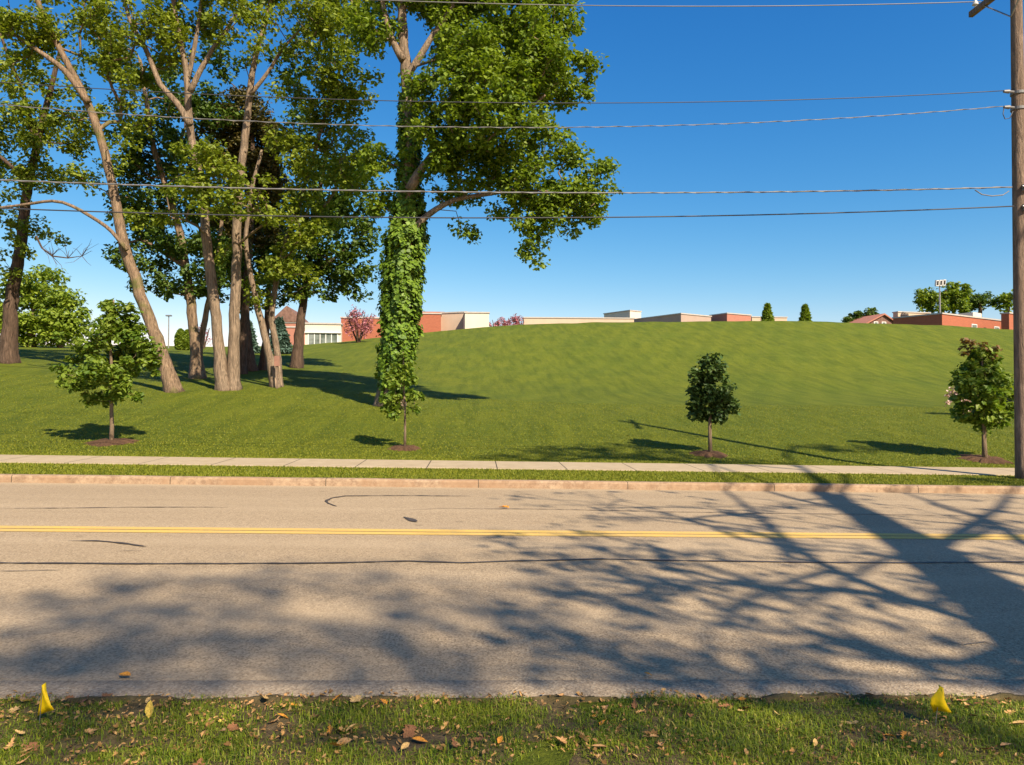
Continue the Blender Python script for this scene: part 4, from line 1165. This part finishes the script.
# street lamp far left and box on the forked trunk
g = G(168, 70); zt = W(168, 316, 70).z - g.z
rt = empty('lamp_post', g, 'thin grey lamp post seen against the sky right of the leaning trunk', 'lamp post')
m_ = MB(); m_.tube([(0, 0, -.2), (0, 0, zt)], [.07, .05], 8); m_.build('pole', M['steel'], rt)
m_ = MB(); m_.box((0, 0, zt + .05), (.5, .3, .12)); m_.build('lamp_head', M['steel'], rt)
p = W(277, 361, 33.4)
rt = empty('notice_board', p, 'small pinkish board on a post in front of the forked trunk', 'sign')
m_ = MB(); m_.box((0, 0, 0), (.24, .04, .46)); m_.build('board', M['pink_board'], rt)
m_ = MB(); zb = float(gz(p.x, p.y + .05)) - p.z - .1; m_.box((0, .045, (zb + .25) / 2), (.06, .05, .25 - zb)); m_.build('post', M['pole_wood'], rt)

# ------------------------------------------------------------------ trees on the camera side of the street (they shade the road)
KX, KY = TO_SUN.x / TO_SUN.z, TO_SUN.y / TO_SUN.z
def up(gx, gy, h): return Vector((gx + KX * h, gy + KY * h, h - S_X * gx))
def upx(px, py, h):
    x, y = onroad(px, py); return up(x, y, h)
trunkA = [(Vector((4.7, -.9, -.15)), .52), (Vector((4.75, -.85, 1.6)), .46), (upx(1140, 684, 5.2), .42), (upx(1024, 618, 7.2), .35), (upx(897, 535, 10.0), .28), (upx(822, 492, 13.2), .17), (upx(800, 478, 15), .07), (upx(785, 468, 17), .03)]
br = lambda pts, r0, r1: [(upx(*p), r0 + (r1 - r0) * i / (len(pts) - 1)) for i, p in enumerate(pts)]
stA = [trunkA,
       br([(1060, 660, 6.2), (1000, 628, 7.0), (922, 605, 7.8), (832, 570, 8.8), (792, 547, 9.8), (755, 515, 11), (728, 492, 12.4), (700, 470, 13)], .10, .03),
       br([(832, 570, 8.8), (790, 580, 9.0), (740, 600, 9.4), (700, 640, 9.5)], .06, .02),
       br([(922, 605, 7.8), (850, 590, 8.3), (770, 590, 9), (700, 575, 9.6), (640, 560, 10.2), (580, 545, 10.8)], .09, .03),
       br([(792, 547, 9.8), (740, 540, 10.2), (690, 520, 11), (620, 505, 12)], .06, .02),
       br([(930, 552, 9.4), (880, 560, 9.8), (830, 590, 10), (780, 620, 10)], .07, .02),
       br([(897, 535, 10), (860, 512, 11.2), (845, 498, 12), (835, 480, 13)], .12, .05),
       br([(860, 512, 11.2), (800, 500, 12), (760, 488, 13), (700, 470, 14)], .09, .03),
       br([(930, 550, 9.2), (970, 525, 10.5), (1000, 505, 11.5), (1010, 490, 12.5)], .10, .04),
       br([(1080, 560, 10), (1024, 545, 10.5), (985, 520, 11.5), (940, 505, 12.5), (900, 490, 13.5)], .10, .03),
       br([(1024, 640, 7), (960, 660, 7.5), (890, 655, 8), (820, 640, 8.6), (760, 650, 9)], .08, .02),
       br([(1090, 690, 6), (1000, 680, 7), (930, 668, 7.5)], .07, .02)]
rgA = np.random.default_rng(301)
tA = []
for _ in range(430):
    x = rgA.uniform(500, 1060); y = rgA.uniform(490, 690)
    if y > 590 and rgA.random() < .6: continue
    gx, gy = onroad(x, y)
    tA.append(tuple(up(gx, gy, rgA.uniform(8.5, 13.5))))
for cx_, cy_, rx_, ry_, n_ in ((3.6, 20.6, 2.6, 1.5, 170), (6.0, 19.0, 1.8, .8, 50), (10.8, 21.6, 2.0, .7, 60), (1.0, 19.0, 1.5, .8, 40), (12.5, 15.4, 3, .6, 40)):
    for _ in range(n_):
        a = rgA.random() * 6.283; q = rgA.random() ** .5
        tA.append(tuple(up(cx_ + math.cos(a) * rx_ * q, cy_ + math.sin(a) * ry_ * q, rgA.uniform(15.5, 19.5))))
tA = np.array(tA)
tree('street_tree', 'large leaning tree behind the viewpoint that throws the branching shadows on the road', 'tree', 'trees on the near side of the street',
     stA, [], 'leaf_maple', 'bark', 302, per=5, tuft=.40, leaf=.13, tufts=tA, r_tip=.015, rmax=.07, base=(4.7, -.9, 0))

rgB = np.random.default_rng(401)
tB = []
blobs = [(90, 615, 110, 26), (40, 660, 90, 22), (200, 640, 70, 26), (230, 590, 60, 14), (330, 572, 90, 10), (430, 600, 70, 16), (300, 640, 60, 18), (420, 655, 90, 18), (520, 620, 60, 14), (560, 575, 80, 10), (620, 650, 60, 14), (130, 580, 60, 8),
         (470, 540, 60, 6), (600, 545, 60, 6), (210, 690, 50, 12), (60, 720, 80, 14), (30, 745, 60, 16), (180, 730, 60, 16), (330, 748, 50, 12), (420, 725, 50, 14), (500, 745, 50, 14), (600, 735, 50, 12), (800, 720, 60, 16), (850, 745, 60, 12), (940, 735, 50, 14), (700, 745, 40, 14)]
for (bx, by, rx, ry) in blobs:
    n = int(rx * ry / 110 * (1.0 if by < 690 else .22)) + 2
    for _ in range(n):
        a = rgB.random() * 6.283; q = rgB.random() ** .5
        gx, gy = onroad(bx + math.cos(a) * rx * q, by + math.sin(a) * ry * q)
        tB.append(tuple(up(gx, gy, rgB.uniform(17, 25))))
tB = np.array(tB); cB = tB.mean(0)
gB = Vector((cB[0] + 3.0, cB[1] - 1.0, -.1))
stB = [[(gB, .55), (gB + Vector((0, 0, 4)), .45), (gB + Vector((-.3, .2, 9)), .36), (gB + Vector((-.2, .2, 14)), .14), (gB + Vector((0, .4, 23)), .03)],
       [(gB + Vector((0, 0, 8)), .2), (gB + Vector((-2.5, .5, 12)), .10), (gB + Vector((-4.5, .5, 15)), .04)],
       [(gB + Vector((-.3, .2, 9)), .2), (gB + Vector((2.5, .5, 12)), .10), (gB + Vector((4.5, .5, 15)), .04)]]
tree('street_tree', 'tall upright tree behind the viewpoint that throws soft dappled shade on the near lane', 'tree', 'trees on the near side of the street',
     stB, [], 'leaf_maple', 'bark', 402, per=5, tuft=.85, leaf=.155, tufts=tB, r_tip=.006, rmax=.07)

# ------------------------------------------------------------------ grass
def blades(name, X, Y, Zb, hgt, wid, mat, rng, label, bend=0.5, seg2=True):
    n = len(X)
    th = rng.random(n) * 6.283
    d = np.stack([np.cos(th), np.sin(th), np.zeros(n)], -1)
    s = np.stack([-np.sin(th), np.cos(th), np.zeros(n)], -1)
    b = np.stack([X, Y, Zb], -1); h = hgt[:, None]; w = wid[:, None]
    be = (rng.random(n) * bend)[:, None]
    zed = np.array([0, 0, 1.0])
    v0, v1 = b - s * w, b + s * w
    m = b + zed * h * .6 + d * h * be * .3
    tip = b + zed * h * (1 - be * .35) + d * h * be
    if seg2:
        V = np.stack([v0, v1, m + s * w * .8, m - s * w * .8, tip], 1).reshape(-1, 3)
        k = np.arange(n) * 5
        f = [None] * (2 * n)
        kl = k.tolist()
        f[0::2] = [(a, a + 1, a + 2, a + 3) for a in kl]
        f[1::2] = [(a + 3, a + 2, a + 4) for a in kl]
    else:
        V = np.stack([v0, v1, tip], 1).reshape(-1, 3)
        f = [(3 * a, 3 * a + 1, 3 * a + 2) for a in range(n)]
    o = mesh_obj(name, V, f, mat)
    tag(o, label, 'grass', kind='stuff')
rg = np.random.default_rng(500)
n = 260000
X = rg.uniform(-5.5, 5.8, n); Y = rg.uniform(2.3, 4.22, n)
q = np.stack([X, Y, X * 0], -1)
dens = vnoise(q, .45) * .6 + vnoise(q + 9, .16) * .4
edge = np.clip((4.22 - Y) / .10, 0, 1)
thin = np.clip((Y - 4.02) / .20, 0, 1) * .16
keep = (dens > .22 + thin) & (rg.random(n) < np.clip((dens - .18) * 3.2, .05, 1)) & (rg.random(n) < .35 + .65 * edge)
X, Y = X[keep], Y[keep]
q = q[keep]
hg = rg.uniform(.016, .050, len(X)) * (0.5 + 1.0 * vnoise(q + 3, .35))
zb = ground_z(X, Y) - .002
blades('grass', X, Y, zb, hg, rg.uniform(.0012, .0030, len(X)), M['blade'], rg, 'uneven green grass with bare patches in the foreground', 1.5)
n = 120000
X = rg.uniform(-18, 18, n); Y = rg.uniform(14.44, 16.39, n)
blades('verge_grass', X, Y, ground_z(X, Y) - .003, rg.uniform(.02, .055, n), rg.uniform(.005, .012, n), M['blade_lawn'], rg, 'strip of short grass between kerb and sidewalk', 1.4, False)
n = 260000
t = rg.random(n) ** 2.2
Y = 18.04 + t * 17; X = rg.uniform(-1, 1, n) * (14 + (Y - 17) * .75)
blades('lawn_grass', X, Y, ground_z(X, Y) - .003, rg.uniform(.018, .045, n), rg.uniform(.006, .016, n), M['blade_lawn'], rg, 'mown grass behind the sidewalk', 1.6, False)

# ------------------------------------------------------------------ fallen leaves
def leaf_shape(kind, seed):
    r_ = random.Random(seed)
    if kind == 'oak': k = [(0, 0), (.10, .10), (.28, .06), (.34, .17), (.46, .09), (.56, .24), (.68, .13), (.80, .22), (.90, .10), (1, 0)]
    elif kind == 'maple': k = [(0, 0), (.05, .22), (.22, .20), (.20, .46), (.40, .30), (.58, .46), (.62, .20), (.80, .18), (1, 0)]
    else: k = [(0, 0), (.15, .14), (.35, .24), (.6, .24), (.85, .12), (1, 0)]
    v = []; c1 = r_.uniform(.15, .8); c2 = r_.uniform(-.6, 1.2); tw_ = r_.uniform(-.5, .5)
    n = len(k)
    for side in (1, 0, -1):
        for (x, w) in k:
            y = side * w * r_.uniform(.85, 1.1)
            z = abs(y) * c1 + c2 * (x - .5) ** 2 * .7 + y * tw_ * x + r_.uniform(-.015, .015)
            v.append((x - .5, y, z))
    f = []
    for a in (0, n):
        for i in range(n - 1): f.append((a + i, a + i + 1, a + n + i + 1, a + n + i))
    # stalk
    b = len(v)
    v += [(-.5, -.012, v[n][2]), (-.5, .012, v[n][2]), (-.8, .0, v[n][2] + .05)]
    f.append((b, b + 1, b + 2))
    return v, f
LC = {'tan': (0.46, 0.25, 0.095), 'brown': (0.24, 0.105, 0.042), 'orange': (0.60, 0.24, 0.03), 'straw': (0.52, 0.33, 0.12), 'ochre': (0.50, 0.36, 0.07)}
LM = {k: simple_mat('dry_leaf_' + k, c, .7, .25, .35, 9) for k, c in LC.items()}
LB = {'tan': 'dry tan fallen leaf, one of many like it in the foreground grass', 'brown': 'crumpled dark brown fallen leaf, one of many like it in the foreground grass',
      'orange': 'bright orange brown fallen leaf, one of several in the foreground grass', 'straw': 'pale straw coloured fallen leaf, one of many like it in the foreground grass', 'ochre': 'ochre yellow fallen leaf, one of several in the foreground grass'}
LM['crumb'] = leaf_mat('dry_crumbs', (0.13, 0.065, 0.025), (0.34, 0.18, 0.065), (0.58, 0.34, 0.12), .15)
protos = {}
for c in LC:
    protos[c] = []
    for i, kd in enumerate(('oak', 'maple', 'plain', 'oak')):
        v, f = leaf_shape(kd, hash((c == 'tan', i)) % 97 + i * 7 + len(c))
        me = bpy.data.meshes.new('fallen_leaf'); me.from_pydata(v, [], f); me.materials.append(LM[c]); me.update()
        protos[c].append(me)
rl = random.Random(77)
def put_leaf(x, y, c, size, z=None, rot=None, label=None, group=None):
    o = bpy.data.objects.new('fallen_leaf', rl.choice(protos[c])); COL.objects.link(o)
    zz_ = float(ground_z(np.array(x), np.array(y))) + rl.uniform(.012, .035) if z is None else z
    o.location = (x, y, zz_); o.scale = (size, size, size)
    o.rotation_euler = rot if rot else (rl.uniform(-.5, .5), rl.uniform(-.45, .45), rl.uniform(0, 6.28))
    tag(o, label or LB[c], 'leaf', group or ('fallen ' + c + ' leaves in the grass'))
    return o
def gpix(px, py):
    x, y = onroad(px, py); return x, y
spots = [(15, 715), (25, 708), (8, 722), (70, 700), (86, 703), (20, 742), (10, 752), (30, 755), (60, 731), (132, 752), (145, 757), (92, 740), (265, 703), (290, 712), (297, 717), (283, 722), (275, 727), (300, 708), (235, 731), (234, 738), (315, 722),
         (337, 702), (355, 705), (250, 708), (222, 728), (330, 737), (340, 735), (352, 735), (375, 709), (410, 735), (408, 742), (420, 750), (405, 760), (343, 752), (335, 758), (455, 758), (480, 753), (500, 752), (515, 705), (525, 700), (560, 701), (605, 711), (595, 718), (640, 714), (635, 708),
         (650, 743), (655, 747), (690, 719), (703, 700), (712, 703), (742, 718), (745, 712), (725, 758), (708, 762), (820, 748), (815, 752), (870, 700), (880, 742), (890, 748), (905, 746), (965, 715), (975, 722), (1010, 719), (1018, 733), (1005, 700), (600, 758), (560, 750), (850, 730), (780, 722)]
for (px, py) in spots:
    x, y = gpix(px, py); c = rl.choices(['tan', 'brown', 'orange', 'straw', 'ochre'], [5, 4, 2, 3, .6])[0]
    put_leaf(x, y, c, rl.uniform(.05, .10))
for _ in range(190):
    x, y = rl.uniform(-4.2, 4.2), (rl.uniform(2.6, 4.2) if rl.random() < .6 else rl.uniform(4.02, 4.22))
    if vnoise(np.array([x, y, 1.0]), .5) < .38 and rl.random() < .7: continue
    c = rl.choices(['tan', 'brown', 'orange', 'straw'], [4, 6, 1, 3])[0]
    put_leaf(x, y, c, rl.uniform(.03, .07))
for px, py, c, s_, lab in ((125, 675, 'orange', .09, 'curled orange brown leaf lying on the near lane at left'), (648, 674, 'orange', .06, 'small brown leaf lying on the near lane below the centre'), (504, 508.5, 'orange', .20, 'large orange brown leaf lying on the road beyond the yellow lines')):
    x, y = onroad(px, py); put_leaf(x, y, c, s_, float(road_z(x, y)) + .02, (0, 0, rl.uniform(0, 6)), lab, 'leaves lying on the road')
x, y = gpix(150, 722)
put_leaf(x, y, 'ochre', .09, float(ground_z(np.array(x), np.array(y))) + .055, (R(8), R(-82), R(80)), 'ochre yellow leaf standing upright near the left marker flag', 'upright leaf')
# small crumbs of litter
v = []; f = []
shapes = [leaf_shape(k_, 900 + q_) for q_, k_ in enumerate(('oak', 'plain', 'maple', 'plain', 'oak', 'plain'))]
cnt = 0
while cnt < 5200:
    x, y = rl.uniform(-4.8, 4.8), rl.uniform(2.5, 4.25)
    m_n = float(vnoise(np.array([x, y, 4.0]), .33)) * .65 + float(vnoise(np.array([x, y, 9.0]), .12)) * .35
    if m_n < (.52 if y < 4.02 else .36): continue
    cnt += 1
    sv, sf = rl.choice(shapes); sz = rl.uniform(.010, .032)
    Mx = Matrix.Translation((x, y, float(ground_z(np.array(x), np.array(y))) + rl.uniform(.008, .034))) @ Matrix.Rotation(rl.uniform(0, 6.28), 4, 'Z') @ Matrix.Rotation(rl.uniform(-.8, .8), 4, 'X') @ Matrix.Rotation(rl.uniform(-.7, .7), 4, 'Y')
    b = len(v)
    v += [tuple(Mx @ Vector((p[0] * sz, p[1] * sz, p[2] * sz * 1.6))) for p in sv]
    f += [tuple(k_ + b for k_ in q_) for q_ in sf]
tag(mesh_obj('leaf_litter', v, f, LM['crumb']), 'crumbled dry leaf litter and straw scattered through the foreground grass', 'litter', kind='stuff')

# ------------------------------------------------------------------ marker flags
def flag(base_px, base_py, lean, outline, fold, label):
    x, y = gpix(base_px, base_py)
    g = Vector((x, y, float(ground_z(np.array(x), np.array(y)))))
    rt = empty('marker_flag', g, label, 'marker flag', 'yellow marker flags at the road edge')
    s = MB(); s.tube([(0, 0, -.02), (lean[0] * .5, 0, lean[1] * .5), (lean[0], 0, lean[1])], .0018, 6); s.build('stake', M['steel'], rt)
    # cloth: strips between two outlines, folded in depth, given thickness
    nL = len(outline); v = []; f = []
    for (xa, za, xb, zb) in outline:
        for k in range(5):
            u = k / 4
            v.append((xa + (xb - xa) * u, fold * math.sin(u * 4.2 + za * 14) * u, za + (zb - za) * u))
    for i in range(nL - 1):
        for k in range(4): a = i * 5 + k; f.append((a, a + 1, a + 6, a + 5))
    o = mesh_obj('sheet', v, f, M['flag_yellow'], rt, True)
    md = o.modifiers.new('thickness', 'SOLIDIFY'); md.thickness = .0012
k = 4.05 / F
flag(39, 728, (.016, .205), [(.012, .196, .023, .204), (.010, .165, .030, .170), (.004, .12, .050, .134), (-.002, .080, .066, .104), (-.008, .043, .084, .082)], .022, 'yellow plastic marker flag on a wire in the grass at the left of the picture')
flag(935, 729, (.030, .205), [(.030, .208, .040, .204), (.010, .180, .047, .172), (-.018, .150, .052, .142), (-.024, .120, .058, .110), (-.006, .072, .064, .088)], .045, 'folded yellow marker flag in the grass at the right of the picture')
